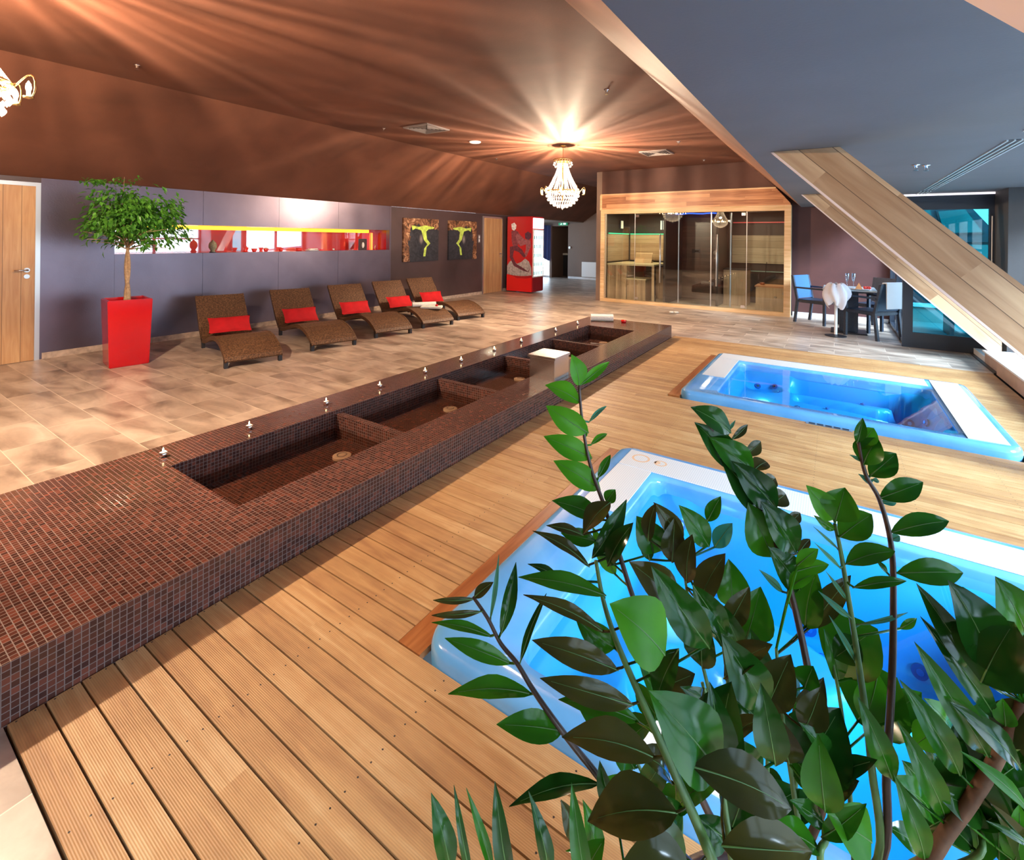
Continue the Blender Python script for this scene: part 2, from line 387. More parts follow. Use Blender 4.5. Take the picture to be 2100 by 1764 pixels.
# slope, brown ceiling, right slope, grey ceiling
def slab(name, pts, d, m): return struct(name, MB().prism(pts, d), m)
slab('ceiling_slope', [(XW-.02, YN, 2.18), (-6.41, YN, ZC), (-6.41, YN, ZC+.15), (XW-.02, YN, ZC+.15)], (0, 17.1-YN, 0), MT['brown'])
SXL, SXR = -1.60, -0.585
struct('ceiling', MB().box(-6.43, SXL+.02, YN, 17.1, ZC, ZC+.15), MT['brown'])
slab('ceiling_slope.001', [(SXL, YN, ZC), (SXR, YN, ZG), (SXR+.15, YN, ZG+.15), (SXL+.15, YN, ZC+.15)], (0, 11.6-YN, 0), plaster('daylit_brown_plaster', (0.27, 0.125, 0.08), 0.6, .1))  # same brown plaster, window light painted in as a brighter colour
gc = MB(); gc.box(SXR, XR+.2, YN, 9.2, ZG, ZG+.12); gc.box(SXR, 0.95, 9.2, 11.8, ZG, ZG+.12); gc.box(SXR+.02, SXR+.16, YN, 11.8, ZG+.1, ZC+.2)
struct('ceiling.001', gc, MT['grayceil'])
struct('ceiling.002', MB().box(-10.2, XW-.02, 12.2, 17.1, 2.15, 2.3), MT['lobby'])
# wall above and beside the sauna
bw = MB()
bw.box(-1.65, -0.56, YB+.20, YB+.33, 2.27, ZC)
bw.prism([(-4.84, YB+.02, 2.62), (-4.84, YB+.02, ZC), (SXL, YB+.02, ZC), (-1.0, YB+.02, 2.62)], (0, .15, 0))
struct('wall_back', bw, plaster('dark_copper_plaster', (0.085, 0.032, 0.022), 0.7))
struct('wall_back_right', MB().box(-0.75, 0.95, 11.55, 11.75, 0, 2.3), MT['maroon'])
struct('wall_corridor', MB().box(-4.98, -4.84, YB+.02, 17, 0, ZC), MT['lobby'])
# lobby: back wall with doorway, left wall end
lb = MB(); LX0, LX1 = -9.33, -8.62
lb.box(LX1, -4.84, 16.87, 17.05, 0, ZC); lb.box(-9.42, LX0, 16.87, 17.05, 0, 2.3); lb.box(LX0, LX1, 16.87, 17.05, 2.02, 2.3); lb.box(-10.3, -9.42, 16.87, 17.05, 2.0, 2.3); lb.box(-10.3, -10.2, 16.87, 17.05, 0, 2.0)
struct('wall_lobby', lb, MT['lobby'])
struct('wall_lobby_left', MB().box(-10.3, -10.1, 12.2, 12.5, 0, 2.2).box(-10.3, -10.1, 16.1, 17.05, 0, 2.2).box(-10.3, -10.1, 12.5, 16.1, 0, 0.15).box(-10.3, -10.1, 12.5, 16.1, 2.0, 2.2).box(-10.3, XW-.03, 12.1, 12.25, 0, 2.3), MT['lobby'])
struct('wall_lobby_far', MB().box(-9.42, -7.5, 19.2, 19.3, 0, 2.4).box(-9.46,-9.36,17.05,19.3,0,2.4).box(-7.6,-7.5,17.05,19.3,0,2.4).box(-9.46,-7.5,17.05,19.3,2.35,2.45).box(-9.46,-7.5,17.05,19.3,-.1,0), MT['lobby'])
# near wall behind the camera
struct('wall_near', MB().box(-8.6, XR+.3, YN-.15, YN, 0, ZC+.1), MT['brown'])
# right window wall: sill, header, mullions
rw = MB(); rw.box(XR, XR+.15, YN, 8.5, 0, 0.22); rw.box(XR, XR+.15, YN, 8.5, 2.12, ZG)
struct('wall_right', rw, MT['greywall'])
wf = MB(); yy = YN
ys = [YN+i*(8.5-YN)/8 for i in range(9)]
for q in ys: wf.box(XR+.01, XR+.08, q-.04, q+.04, .22, 2.12)
wf.box(XR+.02, XR+.07, YN, 8.5, .22, .28); wf.box(XR+.02, XR+.07, YN, 8.5, 2.06, 2.12); wf.box(XR+.02, XR+.07, YN, 8.5, 1.35, 1.40)
wn_ = struct('window_1', wf, MT['darkframe'])
MB().box(XR+.04, XR+.046, YN, 8.5, .28, 2.06).build('pane', MT['winglass'], wn_)
# dark pier at the end of the window wall
struct('wall_pier', MB().box(1.80, XR+.2, 8.5, 9.25, 0, ZG), MT['greywall'])
# stone kerb along the deck and white ledge
struct('trim_3', MB().box(1.575, 1.60, 2.0, 7.83, 0, .15), MT['kerbface'])
struct('trim_4', MB().box(1.575, XR, -2.9, 8.5, .15, .17), MT['kerb'])
struct('trim_5', MB().box(1.60, XR, -2.9, 8.5, 0, .15), MT['kerbface'])
struct('trim_6', MB().box(1.60, 1.79, 8.5, 9.1, 0, .085), MT['kerb'])
struct('trim_7', MB().box(1.56, 1.60, 7.86, 9.15, 0, .012), MT['black'])
# skirting
struct('baseboard_left', MB().box(XW, XW+.012, 1.74, 7.25, 0, .075).box(XW-.03, XW-.018, 7.25, 10.53, 0, .075).box(XW-.03, XW-.018, 11.52, 12.2, 0, .075), MT['skirt'])
struct('baseboard_back', MB().box(-0.72, 0.85, 11.53, 11.55, 0, .08).box(-8.6, -4.86, 16.85, 16.87, 0, .08), MT['kerb'])

# doors
def door(nm, y0, y1, z1, hy, xw):
    d = struct(nm, B(xw-.02, xw+.012, y0+.045, y1-.045, 0.005, z1-.045), MT['oak'])
    f = MB(); f.box(xw-.04, xw+.02, y0, y0+.045, 0, z1); f.box(xw-.04, xw+.02, y1-.045, y1, 0, z1); f.box(xw-.04, xw+.02, y0+.045, y1-.045, z1-.045, z1)
    f.build('door_frame', MT['alu'], d)
    s = -1 if hy > (y0+y1)/2 else 1
    h = MB(); h.tube([(xw+.012, hy, 1.08), (xw+.055, hy, 1.08)], .011); h.tube([(xw+.055, hy-.008*s, 1.08), (xw+.055, hy+.115*s, 1.08)], .009)
    hh = h.build('door_handle', MT['chrome'], d, smooth=True)
    e = MB(); e.tube([(xw+.012, hy, 1.08), (xw+.02, hy, 1.08)], .027, 20); e.tube([(xw+.012, hy, 1.005), (xw+.02, hy, 1.005)], .026, 20)
    e.build('escutcheon', MT['alu'], d)
    return d
door('door_1', 0.80, 1.715, 2.12, 1.60, XW)
door('door_2', 10.54, 11.50, 2.12, 11.38, XW-.03)

# ---------------------------------------------------------------- niche
nb = struct('wall_left_niche', MB().box(-8.42, -8.40, N0-.02, N1+.02, NZ0-.02, NZ1+.02), None or simple('x', (0, 0, 0)))
m, t, b = mat('red_back_painted_glass'); setp(b, Base_Color=(0.85, 0.015, 0.008, 1), Roughness=0.35)
gl = t.nodes.new('ShaderNodeBsdfGlossy'); gl.inputs[1].default_value = 0.015; gl.inputs[0].default_value = (1, .93, .93, 1)
mx = t.nodes.new('ShaderNodeMixShader'); mx.inputs[0].default_value = 0.42
t.links.new(b.outputs[0], mx.inputs[1]); t.links.new(gl.outputs[0], mx.inputs[2]); t.links.new(mx.outputs[0], t.nodes['Material Output'].inputs[0])
nb.data.materials[0] = m
struct('trim_8', MB().box(-8.42, XW-.1, N0-.03, N1+.03, NZ0-.03, NZ0), MT['redgloss'])
struct('trim_9', MB().box(-8.42, XW-.1, N0-.03, N1+.03, NZ1, NZ1+.03).box(-8.42, XW-.1, N0-.03, N0, NZ0, NZ1).box(-8.42, XW-.1, N1, N1+.03, NZ0, NZ1), MT['redgloss'])
tag(MB().box(-8.398, -8.372, N0+.02, N1-.2, NZ1-.062, NZ1-.004).build('light_strip', emis('yellow_led', (1.0, 0.62, 0.03), 2.6)), 'glowing yellow light strip along the top back of the red wall niche', 'light strip')
tag(MB().box(-8.395, -8.36, N1-.13, N1-.105, NZ0+.001, NZ1-.06).build('light_strip', emis('amber_led', (1.0, 0.45, 0.08), 1.2)), 'short upright amber strip at the far end of the red wall niche', 'light strip')
NS = NZ0+.001
def shelfthing(name, label, cat, Y, parts, group=None, X=-8.08):
    r = thing(name, label, cat, (X, Y, NS), 0, group)
    for pn_, mb, mm, sm in parts: mb.build(pn_, mm, r, smooth=sm)
    return r
stone = simple('carved_stone', (0.33, 0.30, 0.18), 0.7, noise=0.4, scale=60, bump=0.5)
shelfthing('buddha_head', 'small mossy stone head figurine standing left of the white reflections in the niche', 'figurine', 3.72,
    [('head', MB().lathe([(.03, 0), (.035, .02), (.03, .035), (.042, .05), (.056, .08), (.056, .12), (.045, .155), (.022, .175), (.012, .19), (.001, .2)], 18), stone, True),
     ('base', MB().lathe([(.0, 0), (.045, 0), (.045, .012), (.0, .012)], 16), MT['black'], False)])
cupm = simple('red_ceramic', (0.75, 0.03, 0.02), 0.3, coat=.5)
for k, (Y, s, lb_) in enumerate([(4.52, 1.0, 'small red ceramic bowl on the niche shelf, middle one of three'), (4.72, 0.95, 'red ceramic bowl with a pale flower on the niche shelf, left of the tapered one'), (4.99, .9, 'tapered red cup standing alone before the big white reflection in the niche')]):
    r = shelfthing('ceramic_bowl', lb_, 'bowl', Y-.15, [('bowl', MB().lathe([(0, 0), (.022*s, 0), (.03*s, .01), (.048*s, .055), (.043*s, .055), (.025*s, .012), (0, .01)], 18), cupm, True)])
    if k == 1: MB().ball((0, 0, .06), .03, 8, 5, .5).build('flower', MT['towel'], r, smooth=True)
shelfthing('flower_vase', 'little vase with thin twigs on the niche shelf beside the left red bowl', 'vase', 4.22,
    [('vase', MB().lathe([(0, 0), (.02, 0), (.028, .02), (.012, .05), (.015, .06)], 14), cupm, True),
     ('twigs', MB().tube([(0, 0, .04), (.01, -.03, .12)], .003, 5).tube([(0, 0, .04), (0, .035, .11)], .003, 5).tube([(0, 0, .04), (0, .005, .13)], .003, 5), MT['redfab'], False)])
shelfthing('votive_cup', 'wide low red votive cup on the niche shelf, left of the pale shell dish', 'cup', 5.18, [('cup', MB().lathe([(0, 0), (.05, 0), (.055, .03), (.05, .06), (.045, .06), (.045, .01), (0, .01)], 18), cupm, True)])
shelfthing('shell_dish', 'pale oval dish with folded cloths lying in the niche', 'dish', 5.45,
    [('dish', MB().lathe([(0, 0), (.10, 0), (.13, .02), (.12, .02), (.09, .008), (0, .008)], 20), MT['kerb'], True),
     ('cloth', MB().box(-.05, .05, -.09, .02, .012, .03).box(-.04, .04, -.06, .09, .03, .045), MT['towel'], False)])
shelfthing('glass_tray', 'small pink glass tray with a candle in the right half of the niche', 'tray', 6.0,
    [('tray', B(-.06, .06, -.14, .14, 0, .012), glass('pink_glass', (1, .5, .7), .15), False),
     ('candle', MB().lathe([(0, .012), (.02, .012), (.02, .04), (0, .04)], 12, (0, -.09, 0)), MT['towel'], False)])
pf = thing('photo_frame', 'small dark standing picture frame near the right end of the niche', 'picture frame', (-8.1, 6.62, NS))
MB().box(-.008, .008, -.10, -.08, 0, .23).box(-.008, .008, .08, .10, 0, .23).box(-.008, .008, -.08, .08, 0, .02).box(-.008, .008, -.08, .08, .21, .23).build('frame', MT['black'], pf)
B(-.006, .002, -.08, .08, .02, .21).build('picture', simple('dark_photo', (.05, .025, .02), .3), pf)
MB().ball((.003, .005, .10), .032, 10, 6, 1.9).build('pale_figure', MT['towel'], pf)
shelfthing('incense_holder', 'tiny red holder with a dried sprig at the niche right end', 'ornament', 6.92,
    [('holder', MB().lathe([(0, 0), (.025, 0), (.02, .02), (0, .02)], 12), cupm, True), ('sprig', MB().tube([(0, 0, .01), (.0, .01, .09)], .004, 5).ball((0, .01, .1), .012, 6, 4), MT['brass'], False)])

# ---------------------------------------------------------------- paintings
def painting(Y0, Y1, flip, label):
    r = thing('canvas_painting', label, 'painting', (XW-.03, (Y0+Y1)/2, 1.46), 0, 'pair of mirrored abstract canvases')
    m, t, b = mat('abstract_rock_paint'); (x, y, z), src = objxyz(t)
    v = comb(t, 0.0, M(t, 'MULTIPLY', y, -1.0 if flip else 1.0), z)
    edge = M(t, 'MAXIMUM', M(t, 'MULTIPLY', z, 2.0), M(t, 'MULTIPLY', M(t, 'MULTIPLY', y, 1.0 if flip else -1.0), 1.55))
    n = noise(t, v, 9, 8, 1.5); n2 = noise(t, v, 3, 4, 0.5)
    f = M(t, 'ADD', edge, M(t, 'MULTIPLY', M(t, 'SUBTRACT', n2, .5), 0.7))
    rock = ramp(t, n, (0.35, (0.05, 0.02, 0.01)), (0.55, (0.30, 0.13, 0.06)), (0.7, (0.65, 0.40, 0.22)))
    dark = ramp(t, n, (0.3, (0.012, 0.014, 0.02)), (0.7, (0.05, 0.05, 0.06)))
    c = mixc(t, M(t, 'GREATER_THAN', f, 0.62), dark, rock)
    # soft pale glow patch
    dy = M(t, 'ADD', M(t, 'MULTIPLY', y, -1.0 if flip else 1.0), 0.02); dz = M(t, 'ADD', z, -0.02)
    d = M(t, 'SQRT', M(t, 'ADD', M(t, 'MULTIPLY', M(t, 'MULTIPLY', dy, dy), 3.0), M(t, 'MULTIPLY', dz, dz)))
    g = M(t, 'MAXIMUM', 0.0, M(t, 'SUBTRACT', 0.55, M(t, 'MULTIPLY', d, 4.2)))
    c = mixc(t, g, c, (0.62, 0.50, 0.46)); t.links.new(c, b.inputs['Base Color']); setp(b, Roughness=.45)
    h = (Y1-Y0)/2
    B(0, .045, -h, h, -.49, .49).build('canvas', m, r, bevel=.004)
    s = -1 if flip else 1
    g = simple('lime_paint', (0.55, 0.72, 0.12), .45, noise=.35, scale=12)
    pts = [(-.33, .33), (-.1, .30), (.10, .34), (.42, .30), (.36, .26), (.22, .25), (.14, .2), (.17, .02), (.28, -.08), (.16, -.17), (.12, -.38), (.05, -.38), (.08, -.2), (.18, -.1), (.07, 0), (.02, .12), (-.02, .22), (-.2, .26), (-.30, .22)]
    MB().prism([(.0452, s*p, q) for p, q in pts], (.0015, 0, 0)).build('painted_streak', g, r)
painting(7.60, 8.74, False, 'left abstract canvas of dark rock with a lime streak, beside the niche wall')
painting(9.11, 10.23, True, 'right abstract canvas of dark rock with mirrored lime streak, beside the oak door')
sw = thing('switch_plate', 'narrow double switch plate on dark wall between canvas and far oak door', 'switch', (XW-.03, 10.38, 1.5))
B(0, .012, -.04, .04, -.11, .11).build('plate', MT['grille'], sw); B(.012, .018, -.025, .025, .01, .08).build('rocker', MT['white'], sw); B(.012, .018, -.025, .025, -.08, -.01).build('rocker', MT['white'], sw)

# ---------------------------------------------------------------- drinks fridge
fr = thing('drinks_fridge', 'tall red glass-door drinks fridge with sporty side graphic, by the far oak door', 'fridge', (-7.40, 11.85, 0))
B(-.44, .40, -.32, .30, .03, 2.14).build('cabinet', simple('fridge_red', (.5, .01, .014), .3, coat=.3), fr, bevel=.01)
B(.40, .43, -.29, .27, 1.80, 2.10).build('header_sign', emis('lit_header', (1, .70, .74), 2.4), fr, bevel=.006)
B(.40, .42, -.29, .27, .05, .42).build('kick_grille', simple('fridge_dark_red', (.30, .01, .02), .5), fr)
dr = MB().box(.40, .43, -.29, -.26, .44, 1.78).box(.40, .43, .24, .27, .44, 1.78).box(.40, .43, -.26, .24, .44, .47).box(.40, .43, -.26, .24, 1.75, 1.78).build('door', MT['white'], fr)
B(.41, .415, -.26, .24, .47, 1.75).build('door_glass', MT['glass'], dr)
B(.401, .404, -.26, .24, .47, 1.75).build('lit_interior', emis('cool_white_interior', (.78, .95, 1), 4.5), fr)
tl = simple('teal_bottles', (.10, .55, .50), .3); 
for k in range(5):
    for j in range(5): B(.404, .4095, -.215+j*.1, -.185+j*.1, .50+k*.25, .60+k*.25).build('bottle', tl, fr)
# side graphic, built as thin inlays on the side facing the room
gy = -.3215
def inlay(nm, pts, col, dy=.0012): MB().prism([(p, gy-.001, q) for p, q in pts], (0, -dy, 0)).build(nm, simple(nm+'_print', col, .45, noise=.35, scale=18), fr)
inlay('crowd_print', [(-.43, .50), (-.2, .47), (0, .46), (.2, .47), (.39, .50), (.38, .72), (.30, .88), (.18, .96), (.05, .86), (-.1, .80), (-.22, .92), (-.34, .86), (-.43, .74)], (.45, .40, .40))
inlay('player_print', [(-.30, 1.93), (-.20, 1.97), (-.13, 1.90), (-.14, 1.80), (-.20, 1.74), (-.28, 1.78)], (.75, .72, .74), .002)
inlay('shirt_print', [(-.30, 1.72), (-.18, 1.78), (-.06, 1.70), (.02, 1.55), (-.05, 1.38), (-.12, 1.20), (-.22, 1.22), (-.28, 1.45)], (.22, .05, .07), .0016)
inlay('ball_print', [(.16, 1.66), (.26, 1.72), (.37, 1.66), (.37, 1.54), (.27, 1.47), (.17, 1.53)], (.10, .03, .06), .002)
inlay('arm_print', [(-.16, 1.62), (-.04, 1.66), (.14, 1.50), (.34, 1.48), (.36, 1.30), (.22, 1.02), (.12, .98), (.20, 1.22), (.20, 1.36), (.02, 1.30), (-.08, 1.40)], (.30, .10, .12), .0022)
inlay('leg_print', [(-.34, 1.28), (-.10, 1.32), (.06, 1.22), (.20, 1.02), (.14, .98), (-.04, 1.14), (-.20, 1.18), (-.24, 1.0), (-.12, .80), (.10, .70), (.28, .60), (.34, .72), (.30, .58), (.10, .62), (-.20, .74), (-.34, .98)], (.13, .03, .05), .0026)
MB().prism([(-.44, gy-.001, .03), (.40, gy-.001, .03), (.40, gy-.001, .44), (.2, gy-.001, .40), (-.1, gy-.001, .40), (-.30, gy-.001, .47), (-.44, gy-.001, .50)], (0, -.003, 0)).build('red_wave_print', simple('bright_red_print', (.85, .015, .015), .3), fr)

# lobby: radiator, exit sign, thermostat, counter, lamp, curtain
ra = thing('radiator', 'white panel radiator on the taupe lobby wall left of the sauna', 'radiator', (-7.55, 16.83, .1))
B(-.44, .44, -.05, 0, 0, .56).build('panel', MT['white'], ra, bevel=.008); B(-.44, .44, -.045, .0, .56, .575).build('top_grille', MT['grille'], ra)
ex = thing('exit_sign', 'green exit sign above the lobby doorway', 'sign', (-8.82, 16.83, 2.11))
B(-.19, .19, -.03, .03, -.06, .06).build('panel', emis('exit_green', (.02, .32, .15), .5), ex)
MB().prism([(.02, -.032, -.03), (.13, -.032, -.03), (.13, -.032, .03), (.02, -.032, .03)], (0, -.002, 0)).build('arrow', emis('exit_white', (.8, 1, .9), 1), ex)
MB().ball((-.08, -.033, .03), .012, 8, 5).prism([(-.12, -.033, -.035), (-.05, -.033, .02), (-.02, -.033, 0), (-.06, -.033, -.04)], (0, -.002, 0)).build('running_figure', emis('exit_white_figure', (.7, 1, .85), 1), ex)
th = thing('wall_thermostat', 'small round white thermostat on the lobby wall right of the doorway', 'thermostat', (-8.53, 16.85, 1.19)); MB().tube([(0, 0, 0), (0, -.03, 0)], .05, 20).build('body', MT['white'], th); MB().tube([(0, -.03, 0), (0, -.042, 0)], .03, 16).build('dial', MT['alu'], th)
ct = thing('reception_counter', 'dark counter with cream worktop seen through the lobby doorway', 'counter', (-9.1, 18.2, 0))
B(-.7, .45, -.3, .3, 0, .86).build('body', MT['black'], ct); B(-.74, .49, -.34, .34, .86, .93).build('worktop', MT['towel'], ct)
va = thing('round_vase', 'round pale vase on the cream lobby counter', 'vase', (-9.0, 18.1, .931)); MB().lathe([(0, 0), (.06, 0), (.12, .08), (.13, .15), (.08, .24), (.04, .28), (.05, .30)], 18).build('vase', MT['towel'], va, smooth=True)
pl_ = thing('wall_mirror', 'tall narrow dark framed mirror behind the lobby counter', 'mirror', (-9.15, 19.18, 1.5)); B(-.12, .12, -.03, 0, -.5, .55).build('frame', MT['black'], pl_); B(-.07, .07, -.035, -.03, -.46, .51).build('glass', MT['chrome'], pl_)
cu = MB(); n_ = 26
for k in range(n_):
    xa, xb = -10.15+k*.031, -10.15+(k+1)*.031; ya, yb = 16.76+.02*math.sin(k*1.3), 16.76+.02*math.sin((k+1)*1.3)
    za, zb = 1.0-.35*smo(k/n_), 1.0-.35*smo((k+1)/n_)
    cu.prism([(xa, ya, za), (xb, yb, zb), (xb, yb, 2.05), (xa, ya, 2.05)], (0, .004, 0))
tag(cu.build('curtain', simple('navy_cloth', (.02, .03, .12), .8)), 'short navy curtain over the upper half of the bright lobby window', 'curtain')
struct('window_4', MB().box(-10.2, -10.15, 16.93, 16.98, 0, 2.0).box(-9.47, -9.42, 16.93, 16.98, 0, 2.0).box(-10.15, -9.47, 16.93, 16.98, 0, .06), MT['white'])
wl2 = struct('window_2', MB().box(-10.22, -10.16, 12.5, 12.56, .15, 2.0).box(-10.22, -10.16, 14.25, 14.31, .15, 2.0).box(-10.22, -10.16, 16.04, 16.1, .15, 2.0), MT['white'])
B(-10.2, -10.195, 12.56, 16.04, .15, 2.0).build('pane', MT['winglass'], wl2)

# ================================================================ FOOT BATH
fb = thing('foot_bath', 'long low mosaic-tiled basin with five sunken water troughs between tile floor and deck', 'foot bath', (-2.81, 3.6, 0))
RZ = .19; X0, X1, IX0, IX1 = -3.515, -2.115, -3.165, -2.43; Ys = [1.245+1.134*i for i in range(6)]
bb = MB()
bb.box(X0, IX0, -1.0, 7.70, -.1, RZ); bb.box(IX1, X1, -1.0, 7.70, -.1, RZ); bb.box(IX0, IX1, -1.0, Ys[0], -.1, RZ); bb.box(IX0, IX1, Ys[5], 7.70, -.1, RZ); bb.box(IX0, IX1, Ys[0], Ys[5], -.12, -.005)
bb.build('basin_body', MT['mosaic'], fb, world=True)
for k in range(1, 5): B(IX0, IX1, Ys[k]-.03, Ys[k]+.03, -.06, RZ-.028).build('divider', MT['mosaic'], fb, world=True)
m = bpy.data.materials.new('dark_water'); m.use_nodes = True; t = m.node_tree; t.nodes.remove(t.nodes['Principled BSDF'])
tr_ = t.nodes.new('ShaderNodeBsdfTransparent'); tr_.inputs[0].default_value = (.72, .62, .55, 1); gl = t.nodes.new('ShaderNodeBsdfGlossy'); gl.inputs[1].default_value = .02
mx = t.nodes.new('ShaderNodeMixShader')
nn = t.nodes.new('ShaderNodeTexNoise'); nn.inputs['Scale'].default_value = 5; bp = t.nodes.new('ShaderNodeBump'); bp.inputs['Strength'].default_value = .2; bp.inputs['Distance'].default_value = .004; t.links.new(nn.outputs[0], bp.inputs['Height']); t.links.new(bp.outputs[0], gl.inputs['Normal'])
t.links.new(schlick(t, .02), mx.inputs[0]); t.links.new(tr_.outputs[0], mx.inputs[1]); t.links.new(gl.outputs[0], mx.inputs[2]); t.links.new(mx.outputs[0], t.nodes['Material Output'].inputs[0])
MT['dwater'] = m
dm = simple('cream_drain', (.85, .76, .58), .4)
for k in range(5):
    a, b_ = Ys[k]+(.03 if k else 0), Ys[k+1]-(.03 if k < 4 else 0)
    MB().add([(IX0, a, .062), (IX1, a, .062), (IX1, b_, .062), (IX0, b_, .062)], [(0, 1, 2, 3)]).build('water', MT['dwater'], fb, world=True)
    dn = MB().lathe([(0, 0), (.062, 0), (.062, .014), (.05, .018), (0, .018)], 24, (-2.82, Ys[k+1]-.23, -.005)).build('drain', dm, fb, world=True, smooth=False)
    MB().lathe([(.028, .0185), (.034, .0185), (.034, .021), (.028, .021), (.028, .0185)], 20, (-2.82, Ys[k+1]-.23, -.005)).build('drain_ring', MT['alu'], dn, world=True)
# steel waterfall spout sitting on the rim
sp_ = thing('steel_spout', 'boxy polished steel water spout straddling the foot bath front rim', 'water spout', (-2.30, 4.14, RZ))
MB().box(-.14, .135, -.145, .145, 0, .195).build('body', MT['steel'], sp_, bevel=.004)
MB().box(-.155, .145, -.155, .155, .195, .22).build('top_plate', MT['steel'], sp_, bevel=.003)
MB().box(-.175, -.14, -.12, .12, .09, .11).build('spout_lip', MT['chrome'], sp_)
# tealights
ORD = ['nearest', 'second', 'third', 'fourth', 'fifth', 'sixth', 'seventh', 'eighth', 'ninth', 'farthest']
cy = [1.271, 1.783, 2.388, 2.93, 3.50, 4.05, 4.66, 5.25, 6.17, 6.88]
cand = None
fm = emis('candle_flame', (1.0, .72, .35), 22); wax = emis('glowing_wax', (1.0, .80, .55), 1.6)
for k, yv in enumerate(cy):
    lb_ = '%s lit tealight counted from the near end of the basin back rim' % ORD[k] if 0 < k < 9 else ('lit tealight at the near left corner of the first trough' if k == 0 else 'farthest lit tealight on the back rim, just before the rolled towel')
    if cand is None:
        cand = thing('tealight', lb_, 'candle', (-3.335, yv, RZ), 0, 'tealights along the basin back rim')
        MB().lathe([(0, 0), (.019, 0), (.023, .03), (.021, .03), (.018, .004), (0, .004)], 18).build('cup', MT['chrome'], cand, smooth=True)
        MB().lathe([(0, .004), (.018, .004), (.0205, .026), (0, .027)], 14).build('wax', wax, cand, smooth=True)
        MB().lathe([(.0005, .028), (.005, .036), (.004, .046), (.0005, .056)], 10).build('flame', fm, cand, smooth=True)
    else: dup(cand, (-3.335, yv, RZ), None, lb_)
def votive(x, y, z, label):
    r = thing('votive_candle', label, 'candle', (x, y, z)); MB().lathe([(0, 0), (.035, 0), (.045, .045), (.041, .045), (.033, .006), (0, .006)], 20).build('red_glass', MT['redgloss'], r, smooth=True)
    MB().lathe([(0, .006), (.033, .006), (.038, .03), (0, .03)], 16).build('wax', wax, r)
    return r
votive(-2.80, 7.45, RZ, 'red glass votive candle on the far end of the basin, right of the rolled towel')
votive(-2.62, 4.62, RZ-.028, 'small red votive candle on the divider beside the steel spout')
def towel_roll(label, loc, rz, L=.42, R=.075, tri=False):
    r = thing('rolled_towel', label, 'towel', loc, rz); mb = MB(); n = 64; prev = None; vs = []; turns = 4.2
    outer = []
    for i in range(n+1):
        a = 2*math.pi*turns*i/n; rr = R*(.12+.88*i/n); outer.append((math.cos(a)*rr, math.sin(a)*rr*.92+R*.92))
    th_ = R*.16
    for i, (p, q) in enumerate(outer):
        nx, nz = p, q-R*.92; l = math.hypot(nx, nz) or 1; ip, iq = p-nx/l*th_, q-nz/l*th_
        for X in (-L/2, L/2): vs += [(X, p, q), (X, ip, iq)]
    fs = []
    for i in range(n):
        k = i*4; j = k+4; fs += [(k, k+2, j+2, j), (k+1, j+1, j+3, k+3), (k, j, j+1, k+1), (k+2, k+3, j+3, j+2)]
    fs += [(0, 1, 3, 2), (n*4, n*4+2, n*4+3, n*4+1)]
    mb.add(vs, fs).build('towel_spiral', MT['towel'], r, smooth=False)
    return r
towel_roll('thick rolled cream towel on the far left end of the tiled basin', (-3.14, 7.38, RZ), math.radians(28), .36, .068)

# ================================================================ HOT TUBS
ac = simple('blue_acrylic', (.30, .62, .88), .12, coat=.7)
def acry():
    m, t, b = mat('pearl_blue_acrylic'); (x, y, z), src = objxyz(t)
    n = noise(t, src, 3, 4, .5); c = ramp(t, n, (.3, (.08, .32, .68)), (.7, (.16, .44, .78))); t.links.new(c, b.inputs['Base Color']); setp(b, Roughness=.14); b.inputs['Coat Weight'].default_value = .6
    return m
MT['acrylic'] = acry()
MT['shell'] = simple('aqua_shell', (.04, .34, .66), .25)
def padm():
    m, t, b = mat('white_grip_mosaic'); (x, y, z), src = objxyz(t)
    a = M(t, 'LESS_THAN', M(t, 'FRACT', M(t, 'DIVIDE', x, .012)), .2); c = M(t, 'LESS_THAN', M(t, 'FRACT', M(t, 'DIVIDE', y, .012)), .2)
    col = mixc(t, M(t, 'MAXIMUM', a, c), (.74, .75, .74), (.50, .56, .60)); t.links.new(col, b.inputs['Base Color']); setp(b, Roughness=.4); return m
MT['pad'] = padm()
m = bpy.data.materials.new('pool_water'); m.use_nodes = True; t = m.node_tree; t.nodes.remove(t.nodes['Principled BSDF'])
tr_ = t.nodes.new('ShaderNodeBsdfTransparent'); gl = t.nodes.new('ShaderNodeBsdfGlossy'); gl.inputs[1].default_value = .015
mx = t.nodes.new('ShaderNodeMixShader')
tcx = t.nodes.new('ShaderNodeTexCoord'); nn = t.nodes.new('ShaderNodeTexNoise'); nn.inputs['Scale'].default_value = 2.5; t.links.new(tcx.outputs['Object'], nn.inputs['Vector'])
bp = t.nodes.new('ShaderNodeBump'); bp.inputs['Strength'].default_value = .2; bp.inputs['Distance'].default_value = .004; t.links.new(nn.outputs[0], bp.inputs['Height']); t.links.new(bp.outputs[0], gl.inputs['Normal'])
t.links.new(schlick(t, .02), mx.inputs[0]); t.links.new(tr_.outputs[0], mx.inputs[1]); t.links.new(gl.outputs[0], mx.inputs[2]); t.links.new(mx.outputs[0], t.nodes['Material Output'].inputs[0])
va_ = t.nodes.new('ShaderNodeVolumeAbsorption'); va_.inputs[0].default_value = (.12, .80, .98, 1); va_.inputs[1].default_value = 1.8; t.links.new(va_.outputs[0], t.nodes['Material Output'].inputs[1])
MT['pwater'] = m
def rrect(a, b, c, d, r, n=8):
    pts = []
    for (cx, cy, a0) in ((b-r, d-r, 0), (a+r, d-r, 90), (a+r, c+r, 180), (b-r, c+r, 270)):
        for i in range(n+1):
            an = math.radians(a0+90*i/n); pts.append((cx+r*math.cos(an), cy+r*math.sin(an)))
    return pts
POOLW = 2.0
